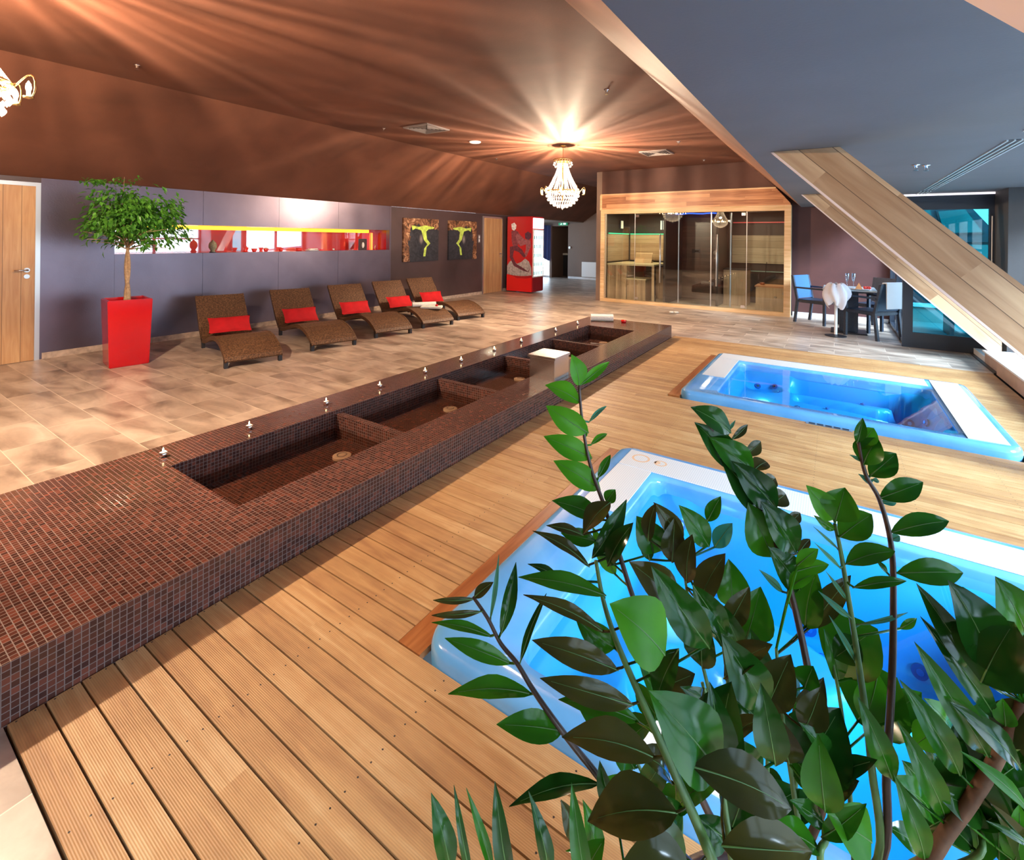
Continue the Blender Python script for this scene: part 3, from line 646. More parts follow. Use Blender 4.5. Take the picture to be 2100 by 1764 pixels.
def smooth01(x): x = max(0, min(1, x)); return x*x*(3-2*x)
def tub(box, label, inner, pads, depth, rads=.12, lobes=()):
    a, b_, c, d = box; cx, cy_ = (a+b_)/2, (c+d)/2
    r = thing('hot_tub', label, 'hot tub', (cx, cy_, 0))
    ia, ib, ic, id_ = inner
    out = rrect(a, b_, c, d, rads); n = len(out)
    # rim: outer wall, rolled edge, flat top, inner lip
    prof = [(0, -.06), (0, .03), (.008, .052), (.025, .063), (.05, .066)]
    mb = MB(); rings = []
    for off, z in prof:
        rings.append([(p[0]-cx, p[1]-cy_, z) for p in rrect(a+off, b_-off, c+off, d-off, max(.02, rads-off))])
    inn = rrect(ia, ib, ic, id_, .10)
    rings.append([(p[0]-cx, p[1]-cy_, .060) for p in inn]); rings.append([(p[0]-cx, p[1]-cy_, .03) for p in rrect(ia+.015, ib-.015, ic+.015, id_-.015, .09)])
    rings.append([(p[0]-cx, p[1]-cy_, -.05) for p in rrect(ia+.02, ib-.02, ic+.02, id_-.02, .09)])
    vs = [q for rg in rings for q in rg]; fs = []
    for k in range(len(rings)-1):
        for i in range(n): j = (i+1) % n; fs.append((k*n+i, k*n+j, (k+1)*n+j, (k+1)*n+i))
    mb.add(vs, fs).build('rim', MT['acrylic'], r, smooth=True)
    # bowl as a height field
    NX, NY = 90, 78; vs, fs = [], []
    for j in range(NY+1):
        for i in range(NX+1):
            x = ia+.01+(ib-ia-.02)*i/NX; y = ic+.01+(id_-ic-.02)*j/NY
            vs.append((x-cx, y-cy_, depth(x, y)))
    for j in range(NY):
        for i in range(NX): k = j*(NX+1)+i; fs.append((k, k+1, k+NX+2, k+NX+1))
    MB().add(vs, fs).build('bowl', MT['shell'], r, smooth=True)
    for (p, q, s_, t_) in pads: MB().box(p-cx, q-cx, s_-cy_, t_-cy_, .0635, .0685).build('grip_pad', MT['pad'], r)
    for lx in (-.55, .45):
        l = bpy.data.lights.new('underwater_lamp', 'POINT'); l.energy = POOLW; l.color = (.75, .95, 1); l.shadow_soft_size = .08
        lo = bpy.data.objects.new('underwater_lamp', l); COL.objects.link(lo); lo.parent = r; lo.location = (lx, (ic+id_)/2-cy_, -.12)
    wi = rrect(ia+.017, ib-.017, ic+.017, id_-.017, .09)
    MB().prism([(p[0]-cx, p[1]-cy_, -.95) for p in wi], (0, 0, .998)).build('water', MT['pwater'], r)
    return r
jetm = simple('jet_blue', (.02, .09, .30), .25, coat=.5)
def jets(r, lst, depth, fn_r=.032):
    cx, cy_ = r.location.x, r.location.y
    for (x, y, s) in lst:
        e = .03; z = depth(x, y); nx = -(depth(x+e, y)-depth(x-e, y))/(2*e); ny = -(depth(x, y+e)-depth(x, y-e))/(2*e)
        nv = Vector((nx, ny, 1)).normalized(); c = Vector((x-cx, y-cy_, z))+nv*.006
        R_ = fn_r*s
        j = MB().tube([c, c+nv*.010], R_, 18).build('jet', jetm, r)
        MB().tube([c+nv*.010, c+nv*.016], R_*.45, 12).build('jet_nozzle', MT['chrome'], j)
def box_sd(x, y, a, b, c, d): return min(x-a, b-x, y-c, d-y)
T1 = TUBS[0]; T2 = TUBS[1]
I1 = (-.93, .86, 1.42, 3.02); I2 = (-.95, .82, 4.98, 6.45)
def dep_far(x, y):
    e = box_sd(x, y, *I2); z = -.14
    yc = 5.98-.10*(x+.3)-.28*max(0, x-.1)**1.4
    z -= .34*smooth01((.13+.05*smooth01((x-.1)/.4)-abs(y-yc))/.06)*smooth01((x+.36)/.1)*smooth01((.52-x)/.08)
    z -= .42*smooth01((y-6.14)/.08)*smooth01((x+.42)/.12)*smooth01((.62-x)/.1)
    for (px, py, rr) in [(.66, 6.18, .20), (.66, 5.84, .20), (.64, 5.52, .20), (.56, 5.22, .24), (.50, 5.95, .16)]:
        z = min(z, -.14-.30*smooth01((rr-math.hypot(x-px, y-py))/.07))
    z -= .05*smooth01((.22-math.hypot(x+.70, y-5.45))/.08)+.06*smooth01((.2-math.hypot(x+.66, y-6.2))/.08)
    return -.02+(max(z, -.70)+.02)*smooth01(e/.12)
def dep_near(x, y):
    e = box_sd(x, y, *I1); z = -.15
    z -= .34*smooth01((y-2.32+.12*math.sin(x*4))/.16)*smooth01((x+.74)/.1)
    z -= .20*smooth01((.34-math.hypot(x-.25, y-1.95))/.12)+.10*smooth01((.22-math.hypot(x+.45, y-1.85))/.1)
    z -= .16*smooth01((x-.45)/.15)*smooth01((2.4-y)/.2)
    return -.02+(max(z, -.70)+.02)*smooth01(e/.15)
t1 = tub(T1, 'nearer blue hot tub sunk in the deck, behind the foreground plant', I1, [(-1.16, -.945, 2.47, 3.02), (-1.16, .62, 3.03, 3.27), (.62, 1.08, 3.03, 3.27), (.90, 1.08, 2.2, 3.02)], dep_near)
t2 = tub(T2, 'farther blue hot tub sunk in the deck beside the tiled dining floor', I2, [(-1.19, -.965, 5.55, 6.46), (-1.19, .80, 6.47, 6.75), (.84, 1.07, 4.92, 6.75)], dep_far)
jets(t1, [(-.74, 2.9, 1), (-.47, 2.9, 1.1), (-.45, 2.6, 1), (-.09, 2.9, 1), (-.03, 2.78, .8), (.11, 2.84, 1), (-.02, 2.6, 1), (.10, 2.66, .9), (.34, 2.9, 1), (.56, 2.88, 1.1), (.62, 2.1, 1), (-.5, 2.2, .8)], dep_near)
jets(t2, [(-.74, 6.33, 1), (-.76, 6.12, .8), (-.56, 6.34, .9), (-.50, 6.17, .8), (-.20, 6.36, 1.1), (.52, 6.36, 1), (.64, 6.34, 1.3), (.70, 6.16, 1), (.735, 6.0, 1.1), (.735, 5.75, 1.2), (.735, 5.55, 1.1), (-.72, 5.5, .7), (-.5, 5.5, .6), (-.3, 5.62, .8), (.25, 6.12, .7), (-.05, 5.75, .5)], dep_far)
# brown oval mark on the near tub corner pad
MB().lathe([(.045, 0), (.058, 0), (.058, .0008), (.045, .0008), (.045, 0)], 24, (-1.06-(-.05), 3.16-2.305, .0687)).lathe([(.0, 0), (.02, 0), (.02, .0008), (0, .0008)], 8, (-.95+.05, 3.16-2.305, .0687)).lathe([(.03, 0), (.04, 0), (.04, .0008), (.03, .0008), (.03, 0)], 24, (-.93+.05, 3.16-2.305, .0687)).build('printed_mark', simple('faded_gold_print', (.72, .48, .30), .5), t1)
# towel/step plate in the near tub front and headrests
MB().box(-.42, -.18, -.95, -.80, .0635, .069).build('control_panel', MT['white'], t1)
g_ = thing('deck_drain_grille', 'slotted metal drain grille in the deck before the far hot tub', 'drain', (-.03, 4.765, .005))
MB().box(-.16, .16, -.028, .028, 0, .003).build('frame', MT['alu'], g_)
for k in range(5): B(-.14+k*.058, -.095+k*.058, -.018, .018, .003, .005).build('slot', MT['black'], g_)

# ================================================================ BEAMS
def beam(Y0, Y1, x0, label, cutx):
    """rafter at 45 degrees: lower edge x+z = 1.80, upper edge x+z = 2.245"""
    zt = ZG-.001; c0, c1 = 1.80, 2.25
    r = thing('roof_beam', label, 'beam', (c0-zt, Y0, 0), 0, 'slanting oak-clad roof beams')
    lo = [(c0-zt, zt), (c1-zt, zt), (cutx, c1-cutx), (cutx, c0-cutx)]
    # box in a frame rotated so that local X runs along the beam
    L_ = math.hypot(cutx-(c0-zt), (cutx-(c0-zt)))
    rot = Matrix.Rotation(math.radians(45), 4, 'Y')     # local x -> (cos45, 0, -sin45)
    inv = rot.inverted()
    mb = MB().prism([inv @ Vector((px-(c0-zt), 0, pz)) for px, pz in lo], (0, Y1-Y0, 0))
    o = mb.build('cladding', MT['oakend'], r, bevel=.003); o.rotation_euler = (0, math.radians(45), 0)
    # light underside board
    lo2 = [(c0-zt-.002, zt), (c0-zt+.018, zt), (cutx, c0-cutx+.02), (cutx, c0-cutx-.002)]
    mb = MB().prism([inv @ Vector((px-(c0-zt)-.003, -.002, pz-.003)) for px, pz in lo2], (0, Y1-Y0+.002, 0))
    o = mb.build('edge_trim', simple('pale_pink_board', (.80, .62, .54), .5), r); o.rotation_euler = (0, math.radians(45), 0)
    return r
beam(8.45, 8.51, 0, 'farthest slanting oak beam, dropping from the grey ceiling to the white kerb', 1.745)
beam(4.34, 4.40, 0, 'broad middle slanting oak beam crossing in front of the glass terrace door', 1.72)
beam(.46, .51, 0, 'nearest slanting beam, cut off in the top right corner of the view', 1.72)

# ================================================================ CEILING FITTINGS
def sprinkler(x, y, z, label):
    r = thing('sprinkler_head', label, 'sprinkler', (x, y, z), 0, 'sprinkler heads in the ceiling')
    MB().lathe([(0, 0), (.032, 0), (.032, -.006), (.012, -.012), (.012, -.03), (0, -.03)], 14).build('body', MT['chrome'], r, smooth=True)
    MB().tube([(.012, 0, -.02), (.012, 0, -.05)], .003, 5).tube([(-.012, 0, -.02), (-.012, 0, -.05)], .003, 5).lathe([(0, -.05), (.02, -.05), (.02, -.053), (0, -.053)], 12).build('deflector', MT['chrome'], r)
for (x, y, lb_) in [(-5.79, 1.94, 'sprinkler head on the brown ceiling above the left oak door, the leftmost'), (-5.83, 5.14, 'sprinkler head on the brown ceiling left of the square vent'), (-5.96, 8.32, 'tiny sprinkler head on the brown ceiling left of the lit chandelier'), (-2.15, 5.11, 'sprinkler head on the brown ceiling near the pinkish slope, upper right'), (-2.23, 8.42, 'sprinkler head just behind the right-hand ceiling vent'), (-2.29, 10.6, 'farthest sprinkler head, above the sauna fascia')]:
    sprinkler(x, y, ZC, lb_)
sprinkler(.60, 5.68, ZG, 'double sprinkler fitting on the grey ceiling, left one of the pair')
sprinkler(.68, 5.75, ZG, 'double sprinkler fitting on the grey ceiling, right one of the pair')
def vent(x, y, s, label):
    r = thing('ceiling_vent', label, 'vent', (x, y, ZC), 0, 'square air vents in the brown ceiling')
    MB().box(-s, s, -s, -s+.035, -.02, 0).box(-s, s, s-.035, s, -.02, 0).box(-s, -s+.035, -s+.035, s-.035, -.02, 0).box(s-.035, s, -s+.035, s-.035, -.02, 0).build('frame', MT['grille'], r)
    B(-s+.035, s-.035, -s+.035, s-.035, -.006, 0).build('backing', MT['greywall'], r)
    for k in range(4):
        q = s-.065-k*.045
        MB().box(-q, q, -q, -q+.012, -.018, -.006).box(-q, q, q-.012, q, -.018, -.006).box(-q, -q+.012, -q, q, -.018, -.006).box(q-.012, q, -q, q, -.018, -.006).build('louvre', MT['grille'], r)
vent(-5.25, 5.48, .25, 'square ceiling vent above the loungers, left of the chandelier')
vent(-2.87, 9.28, .26, 'square ceiling vent before the sauna, right of the chandelier')
sk = thing('smoke_detector', 'flat round white ceiling disc between vent and chandelier', 'ceiling speaker', (-5.25, 6.69, ZC))
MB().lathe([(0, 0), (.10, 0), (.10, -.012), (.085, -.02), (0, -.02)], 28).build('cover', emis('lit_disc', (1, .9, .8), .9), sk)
B(-.02, .02, -.02, .02, -.026, -.02).build('sensor', MT['white'], sk)
for k, (y0, y1, lb_) in enumerate([(4.62, 8.35, 'long pale twin-slot air diffuser in the grey ceiling'), (1.5, 4.28, 'twin-slot air diffuser at the right picture edge, nearer than the long one'), (8.62, 9.1, 'short twin-slot air diffuser piece beside the terrace door head')]):
    r = thing('slot_diffuser', lb_, 'vent', (1.02, y0, ZG))
    L_ = y1-y0; mb = MB()
    for q in (-.055, -.018, .018, .047): mb.box(q, q+.010, 0, L_, -.01, 0)
    mb.build('frame', simple('pale_aluminium', (.75, .85, .87), .3, .3), r); MB().box(-.045, -.018, 0, L_, -.003, 0).box(-.008, .018, 0, L_, -.003, 0).box(.028, .047, 0, L_, -.003, 0).build('slot', MT['darkframe'], r)

# ================================================================ CHANDELIERS
m = bpy.data.materials.new('crystal_beads'); m.use_nodes = True; t = m.node_tree; b = t.nodes['Principled BSDF']
setp(b, Base_Color=(1, .93, .80, 1), Roughness=.08, Emission_Color=(1, .80, .52, 1), Emission_Strength=2.2); b.inputs['Coat Weight'].default_value = 1
tl_ = t.nodes.new('ShaderNodeBsdfTranslucent'); tl_.inputs[0].default_value = (1, .92, .8, 1); mx = t.nodes.new('ShaderNodeMixShader'); mx.inputs[0].default_value = .3
t.links.new(b.outputs[0], mx.inputs[1]); t.links.new(tl_.outputs[0], mx.inputs[2])
tp = t.nodes.new('ShaderNodeBsdfTransparent'); m2 = t.nodes.new('ShaderNodeMixShader'); m2.inputs[0].default_value = .72; t.links.new(mx.outputs[0], m2.inputs[1]); t.links.new(tp.outputs[0], m2.inputs[2]); t.links.new(m2.outputs[0], t.nodes['Material Output'].inputs[0]); MT['crystal'] = m
bulb = emis('warm_bulb', (1, .74, .42), 60)
def chandelier(x, y, label):
    r = thing('crystal_chandelier', label, 'chandelier', (x, y, ZC), 0, 'crystal chandeliers')
    z = lambda q: q-ZC
    MB().lathe([(0, 0), (.07, 0), (.06, -.02), (.02, -.04), (0, -.04)], 20).build('ceiling_rose', MT['brass'], r, smooth=True)
    ch = MB()
    for k in range(7): 
        zz = -.05-k*.034
        ch.tube([(0 if k % 2 else .009*math.cos(a), .009*math.cos(a) if k % 2 else 0, zz+.019*math.sin(a)) for a in [i*math.pi/4 for i in range(9)]], .0025, 5, cap=False)
    ch.build('chain', MT['brass'], r)
    MB().tube([(0, 0, z(2.93)), (0, 0, z(2.16))], .012, 10).lathe([(.17, z(2.93)), (.18, z(2.94)), (.17, z(2.95))], 24).lathe([(.30, z(2.36)), (.315, z(2.375)), (.30, z(2.39)), (.29, z(2.375)), (.30, z(2.36))], 32).tube([(-.3, 0, z(2.375)), (.3, 0, z(2.375))], .005, 6).tube([(0, -.3, z(2.375)), (0, .3, z(2.375))], .005, 6).lathe([(0, z(2.95)), (.06, z(2.95)), (.12, z(2.93)), (.13, z(2.90)), (.05, z(2.93)), (0, z(2.93))], 20).build('frame', MT['brass'], r, smooth=True)
    # crown drops
    cr = MB()
    for k in range(16):
        a = 2*math.pi*k/16
        for q in range(4): cr.octa(((.12+.05*math.sin(q*.9))*math.cos(a), (.12+.05*math.sin(q*.9))*math.sin(a), z(2.92-q*.034)), .010, .016)
    cr.build('crown_drops', MT['crystal'], r)
    # upper strand cone
    st = MB(); R2 = random.Random(3)
    for k in range(26):
        a = 2*math.pi*(k+R2.uniform(-.38, .38))/26
        for q in range(20):
            u = q/19; rr = .085+.205*(u**1.5); zz = 2.86-.47*u
            st.octa((rr*math.cos(a), rr*math.sin(a), z(zz)), .0095, .013)
    st.build('crystal_strands', MT['crystal'], r)
    bs = MB()
    for q in range(7):
        u = q/6; rr = .30*math.cos(u*math.pi/2*.96); zz = 2.36-.27*math.sin(u*math.pi/2)
        nb_ = max(5, int(44*rr/.30))
        for k in range(nb_):
            a = 2*math.pi*(k+.5*(q % 2))/nb_; bs.octa((rr*math.cos(a), rr*math.sin(a), z(zz)), .015, .024)
    bs.octa((0, 0, z(2.075)), .022, .035); bs.build('crystal_basket', MT['crystal'], r)
    for k in range(8):
        a = 2*math.pi*(k+.5)/8; ca, sa = math.cos(a), math.sin(a)
        pts = []
        for i in range(11):
            u = i/10; rr = .30+.10*math.sin(u*math.pi*.75); zz = 2.375+.07*math.sin(u*math.pi*1.6-.4)*(1) ; pts.append((rr*ca, rr*sa, z(zz)))
        arm = MB().tube(pts, .005, 6).lathe([(0, 0), (.022, .002), (.026, .012), (0, .006)], 12, (pts[-1][0], pts[-1][1], pts[-1][2])).build('arm', MT['brass'], r, smooth=True)
        MB().lathe([(.009, .008), (.009, .045), (.014, .062), (.011, .085), (.0008, .105)], 10, pts[-1]).build('candle_bulb', bulb, arm, smooth=True)
    ib = MB()
    for k in range(6):
        a = 2*math.pi*k/6; ib.ball((.13*math.cos(a), .13*math.sin(a), z(2.34)), .02, 8, 6, 1.5)
    ib.build('inner_bulbs', bulb, r, smooth=True)
    l = bpy.data.lights.new('chandelier_light', 'POINT'); l.energy = CH_POWER; l.color = WARM; l.shadow_soft_size = .035
    l.use_nodes = True; t = l.node_tree; em = t.nodes['Emission']; tcn = t.nodes.new('ShaderNodeTexCoord'); sx = t.nodes.new('ShaderNodeSeparateXYZ'); t.links.new(tcn.outputs['Normal'], sx.inputs[0])
    an = M(t, 'ARCTAN2', sx.outputs[1], sx.outputs[0]); ns = t.nodes.new('ShaderNodeTexNoise'); ns.inputs['Detail'].default_value = 3
    t.links.new(comb(t, M(t, 'MULTIPLY', M(t, 'COSINE', an), 1.0), M(t, 'SINE', an), M(t, 'MULTIPLY', sx.outputs[2], .12)), ns.inputs['Vector']); ns.inputs['Scale'].default_value = 9
    k_ = M(t, 'MULTIPLY', M(t, 'POWER', M(t, 'MULTIPLY', ns.outputs[0], 1.9), 2.5), 1.0)
    upw = M(t, 'MINIMUM', 1.0, M(t, 'MAXIMUM', 0.0, M(t, 'ADD', M(t, 'MULTIPLY', sx.outputs[2], 5.0), .6)))
    t.links.new(M(t, 'ADD', M(t, 'MULTIPLY', upw, k_), M(t, 'SUBTRACT', 1.0, upw)), em.inputs['Strength'])
    lo = bpy.data.objects.new('chandelier_light', l); COL.objects.link(lo); lo.parent = r; lo.location = (0, 0, z(2.50))
    return r
chandelier(*CHAND[0], 'glowing crystal basket chandelier hanging in the middle distance before the sauna')
chandelier(*CHAND[1], 'crystal chandelier cut by the left picture edge, only its curled arms showing')

# ================================================================ LOUNGERS
def wicker():
    m, t, b = mat('brown_woven_rattan'); (x, y, z), src = objxyz(t)
    a = M(t, 'SINE', M(t, 'MULTIPLY', y, 2*math.pi/.022)); c = M(t, 'SINE', M(t, 'MULTIPLY', M(t, 'ADD', x, M(t, 'MULTIPLY', z, .9)), 2*math.pi/.016))
    wv = M(t, 'MULTIPLY', a, c); n = noise(t, src, 55, 3)
    f = M(t, 'ADD', M(t, 'MULTIPLY', wv, .22), n)
    col = ramp(t, f, (.30, (.035, .016, .008)), (.5, (.12, .055, .024)), (.75, (.25, .13, .06)))
    t.links.new(col, b.inputs['Base Color']); setp(b, Roughness=.55); bump(t, b, f, .5, .004); return m
MT['wicker'] = wicker()
PR = [(0, .085), (.03, .125), (.11, .175), (.22, .225), (.36, .262), (.52, .28), (.68, .268), (.85, .235), (1.03, .185), (1.2, .14), (1.33, .125), (1.44, .15), (1.55, .245), (1.68, .39), (1.8, .53), (1.90, .645)]
def lounger_at(loc, rz, label):
    r = thing('sun_lounger', label, 'lounger', loc, rz, 'wave-shaped wicker loungers along the wall'); W = .62; th = .035
    top = PR; n = len(top); lo = []
    for i, (p, q) in enumerate(top):
        a = top[max(0, i-1)]; b_ = top[min(n-1, i+1)]; d = Vector((b_[0]-a[0], b_[1]-a[1])).normalized(); lo.append((p+d.y*th, q-d.x*th))
    MB().prism([(p, .02, q) for p, q in top]+[(p, .02, q) for p, q in lo[::-1]], (0, W-.04, 0)).build('woven_seat', MT['wicker'], r)
    for yy in (0, W-.022):
        up_ = [(p, yy, q+.004) for p, q in top]; MB().prism(up_+[(p, yy, q-.012) for p, q in lo[::-1]], (0, .022, 0)).build('side_rail', MT['wicker'], r)
    for (px, z1) in ((.02, .10), (1.36, .12)):
        for yy in (0, W-.04): MB().prism([(px, yy, 0), (px+.05, yy, 0), (px+.055, yy, z1), (px-.002, yy, z1)], (0, .04, 0)).build('leg', MT['black'], r)
    for yy in (.03, W-.06): MB().prism([(1.45, yy, .05), (1.49, yy, .04), (1.885, yy, .51), (1.86, yy, .53)], (0, .03, 0)).build('back_brace', MT['black'], r)
    return r
def pillow(label, loc, rz, tilt):
    mb = MB(); N = 14; L_, Wd, T = .52, .25, .09; vs, fs = [], []
    for s in (1, -1):
        for j in range(N+1):
            for i in range(N+1):
                u, v = i/N*2-1, j/N*2-1; e = (max(0, (1-u*u))*max(0, (1-v*v)))**.45
                pin = 1-.07*(1-abs(u)**2)*(abs(v)**3)-.0; pin2 = 1-.06*(1-abs(v)**2)*(abs(u)**3)
                vs.append((v*Wd/2*pin, u*L_/2*pin2, s*T/2*e+.003*math.sin(u*9+v*5)))
    K = (N+1)**2
    for s in range(2):
        for j in range(N):
            for i in range(N): k = s*K+j*(N+1)+i; fs.append((k, k+1, k+N+2, k+N+1))
    for i in range(N):
        fs += [(i, i+1, K+i+1, K+i), (N*(N+1)+i, N*(N+1)+i+1, K+N*(N+1)+i+1, K+N*(N+1)+i), (i*(N+1), (i+1)*(N+1), K+(i+1)*(N+1), K+i*(N+1)), (i*(N+1)+N, (i+1)*(N+1)+N, K+(i+1)*(N+1)+N, K+i*(N+1)+N)]
    o = mb.add(vs, fs).build('red_cushion', MT['redfab'], smooth=True)
    o.location = loc; o.rotation_euler = (0, tilt, rz); tag(o, label, 'cushion', 'red cushions on the loungers'); return o
ang = math.pi-math.radians(14.5)   # local +x runs to the head end
feet = [(-5.577, 3.381), (-5.561, 4.467), (-5.545, 5.525), (-5.533, 6.513), (-5.574, 7.47)]
names = ['nearest brown wicker lounger, closest to the red planter', 'second brown wicker lounger from the red planter', 'middle brown wicker lounger of the row of five', 'fourth brown wicker lounger, with white towels lying on its foot end', 'farthest brown wicker lounger, nearest the two canvases']
pn_names = ['red cushion on the lounger nearest the red planter', 'red cushion on the second lounger from the planter', 'red cushion on the middle lounger', 'red cushion on the fourth lounger behind the white towels', 'red cushion on the farthest lounger below the canvases']
L0 = None
for k, (x, y) in enumerate(feet):
    if L0 is None: L0 = lounger_at((x, y, 0), ang, names[0])
    else: dup(L0, (x, y, 0), None, names[k])
    R_ = Matrix.Rotation(ang, 3, 'Z'); c = Vector((x, y, 0))+R_ @ Vector((1.375, .31+.012*((k*7) % 5-2), .285))
    pillow(pn_names[k], c, ang+.03*((k*3) % 5-2), -math.radians(50+2*((k*2) % 3)))
R_ = Matrix.Rotation(ang, 3, 'Z')
c = Vector((*feet[3], 0))+R_ @ Vector((.50, .30, .285)); towel_roll('white rolled towel lying across the fourth lounger', c, ang+math.radians(70), .42, .048)
tw = thing('folded_towel', 'white towel folded to a point on the fourth lounger, red bow on it', 'towel', Vector((*feet[3], 0))+R_ @ Vector((.36, .20, .268)), ang+math.radians(60))
MB().prism([(-.18, -.10, 0), (.20, -.04, 0), (.23, .03, 0), (-.14, .14, 0)], (0, 0, .035)).build('towel', MT['towel'], tw, bevel=.01)
MB().ball((-.06, .02, .045), .025, 10, 6).build('red_bow', MT['redfab'], tw, smooth=True)

# ================================================================ RED PLANTER WITH FIG TREE
pt = thing('red_planter', 'tall tapered glossy red square planter by the left oak door', 'planter', (-6.93, 2.25, 0), math.radians(-8))
b0, b1_, H_ = .185, .208, .765
MB().add([(-b0, -b0, 0), (b0, -b0, 0), (b0, b0, 0), (-b0, b0, 0), (-b1_, -b1_, H_), (b1_, -b1_, H_), (b1_, b1_, H_), (-b1_, b1_, H_), (-b1_+.03, -b1_+.03, H_), (b1_-.03, -b1_+.03, H_), (b1_-.03, b1_-.03, H_), (-b1_+.03, b1_-.03, H_), (-b1_+.035, -b1_+.035, H_-.09), (b1_-.035, -b1_+.035, H_-.09), (b1_-.035, b1_-.035, H_-.09), (-b1_+.035, b1_-.035, H_-.09)],
    [(0, 3, 2, 1), (0, 1, 5, 4), (1, 2, 6, 5), (2, 3, 7, 6), (3, 0, 4, 7), (4, 5, 9, 8), (5, 6, 10, 9), (6, 7, 11, 10), (7, 4, 8, 11), (8, 9, 13, 12), (9, 10, 14, 13), (10, 11, 15, 14), (11, 8, 12, 15), (12, 13, 14, 15)]).build('pot', MT['redgloss'], pt, bevel=.008)
B(-b1_+.036, b1_-.036, -b1_+.036, b1_-.036, H_-.1, H_-.045).build('soil', MT['soil'], pt)
tree = thing('fig_tree', 'small round-headed weeping fig tree growing in the red planter', 'tree', (-6.93, 2.25, .71))
tr1 = [(.012*math.sin(z*9)+.01, .012*math.cos(z*8), z) for z in [i*.05 for i in range(15)]]; trb = [(-.012*math.sin(z*9)+.01, -.012*math.cos(z*8), z) for z in [i*.05 for i in range(15)]]
bark = simple('pale_bark', (.48, .32, .18), .8, noise=.3, scale=40, bump=.6)
MB().tube(tr1, [.024-.0006*i for i in range(15)], 9).tube(trb, [.022-.0006*i for i in range(15)], 9).build('trunk', bark, tree, smooth=True)
brm = MB(); R3 = random.Random(11); ends = []
for k in range(34):
    a = R3.uniform(0, 6.283); el = R3.uniform(.15, 1.35); L_ = R3.uniform(.26, .46)
    p0 = Vector((0.01, 0, R3.uniform(.62, .76))); d = Vector((math.cos(a)*math.cos(el), math.sin(a)*math.cos(el), math.sin(el)*.75)); p1 = p0+d*L_*.6; p2 = p0+d*L_+Vector((math.cos(a), math.sin(a), -.4))*.08
    brm.tube([p0, p1, p2], [.008, .005, .002], 5); ends += [p1, p2, (p1+p2)/2]
top_ = [Vector((.0, -.02, .7)), Vector((-.02, -.05, 1.1)), Vector((-.02, -.03, 1.48))]; brm.tube(top_, [.01, .006, .002], 5); ends += [top_[2]]
brm.build('branches', bark, tree, smooth=True)
def leafmat(name, c1, c2, rough=.35, trans=.25, sc=3):
    m, t, b = mat(name); (x, y, z), src = objxyz(t); n = noise(t, src, sc, 2); col = ramp(t, n, (.35, c1), (.65, c2)); t.links.new(col, b.inputs['Base Color']); setp(b, Roughness=rough); b.inputs['Specular IOR Level'].default_value = .26
    tl = t.nodes.new('ShaderNodeBsdfTranslucent'); t.links.new(col, tl.inputs[0]); mx = t.nodes.new('ShaderNodeMixShader'); mx.inputs[0].default_value = trans
    t.links.new(b.outputs[0], mx.inputs[1]); t.links.new(tl.outputs[0], mx.inputs[2]); t.links.new(mx.outputs[0], t.nodes['Material Output'].inputs[0]); return m
lf = MB(); cen = Vector((0.02, 0.07, .98))
def smalleaf(mb, p, d, nrm, L_, W_):
    d = d.normalized(); s_ = d.cross(nrm).normalized(); n_ = s_.cross(d)
    a = p; b_ = p+d*L_*.45+s_*W_*.5+n_*L_*.06; c = p+d*L_-n_*L_*.10; e = p+d*L_*.45-s_*W_*.5+n_*L_*.06; mid = p+d*L_*.5-n_*L_*.01
    mb.add([a, b_, c, e, mid], [(0, 1, 4), (1, 2, 4), (2, 3, 4), (3, 0, 4)])
cnt = 0
while cnt < 2300:
    a = R3.uniform(0, 6.283); u = R3.uniform(-1, 1); rr = R3.random()**.42
    p = Vector((math.cos(a)*math.sqrt(1-u*u)*.58, math.sin(a)*math.sqrt(1-u*u)*.62, u*.42 if u > 0 else u*.38))*rr
    w_ = .82+.25*math.sin(a*3+1)*math.sin(u*4+a)+.12*math.sin(a*7+u*5)
    p *= w_; p += cen
    if p.z < .68 and math.hypot(p.x, p.y) < .18: continue
    d = Vector((p.x*1.3+R3.uniform(-.5, .5), p.y*1.3+R3.uniform(-.5, .5), R3.uniform(-1.1, .15))); smalleaf(lf, p, d, Vector((R3.uniform(-.6, .6), R3.uniform(-.6, .6), 1)), R3.uniform(.06, .095), R3.uniform(.032, .046)); cnt += 1
for k in range(220):
    u = R3.random(); c0 = top_[1].lerp(top_[2], u); p = c0+Vector((R3.gauss(0, .05), R3.gauss(0, .08), R3.gauss(0, .02))); smalleaf(lf, p, Vector((R3.uniform(-1, 1), R3.uniform(-1, 1), -.4)), Vector((0, 0, 1)), R3.uniform(.04, .065), .026)
for k in range(90):
    p = Vector((R3.gauss(0, .06), -.30+R3.gauss(0, .06), 1.40+R3.gauss(0, .015))); smalleaf(lf, p, Vector((R3.uniform(-1, 1), R3.uniform(-1, 1), -.4)), Vector((0, 0, 1)), R3.uniform(.04, .065), .026)
lf.build('foliage', leafmat('fig_leaves', (.04, .17, .018), (.13, .36, .045), .35, .25, 14), tree)

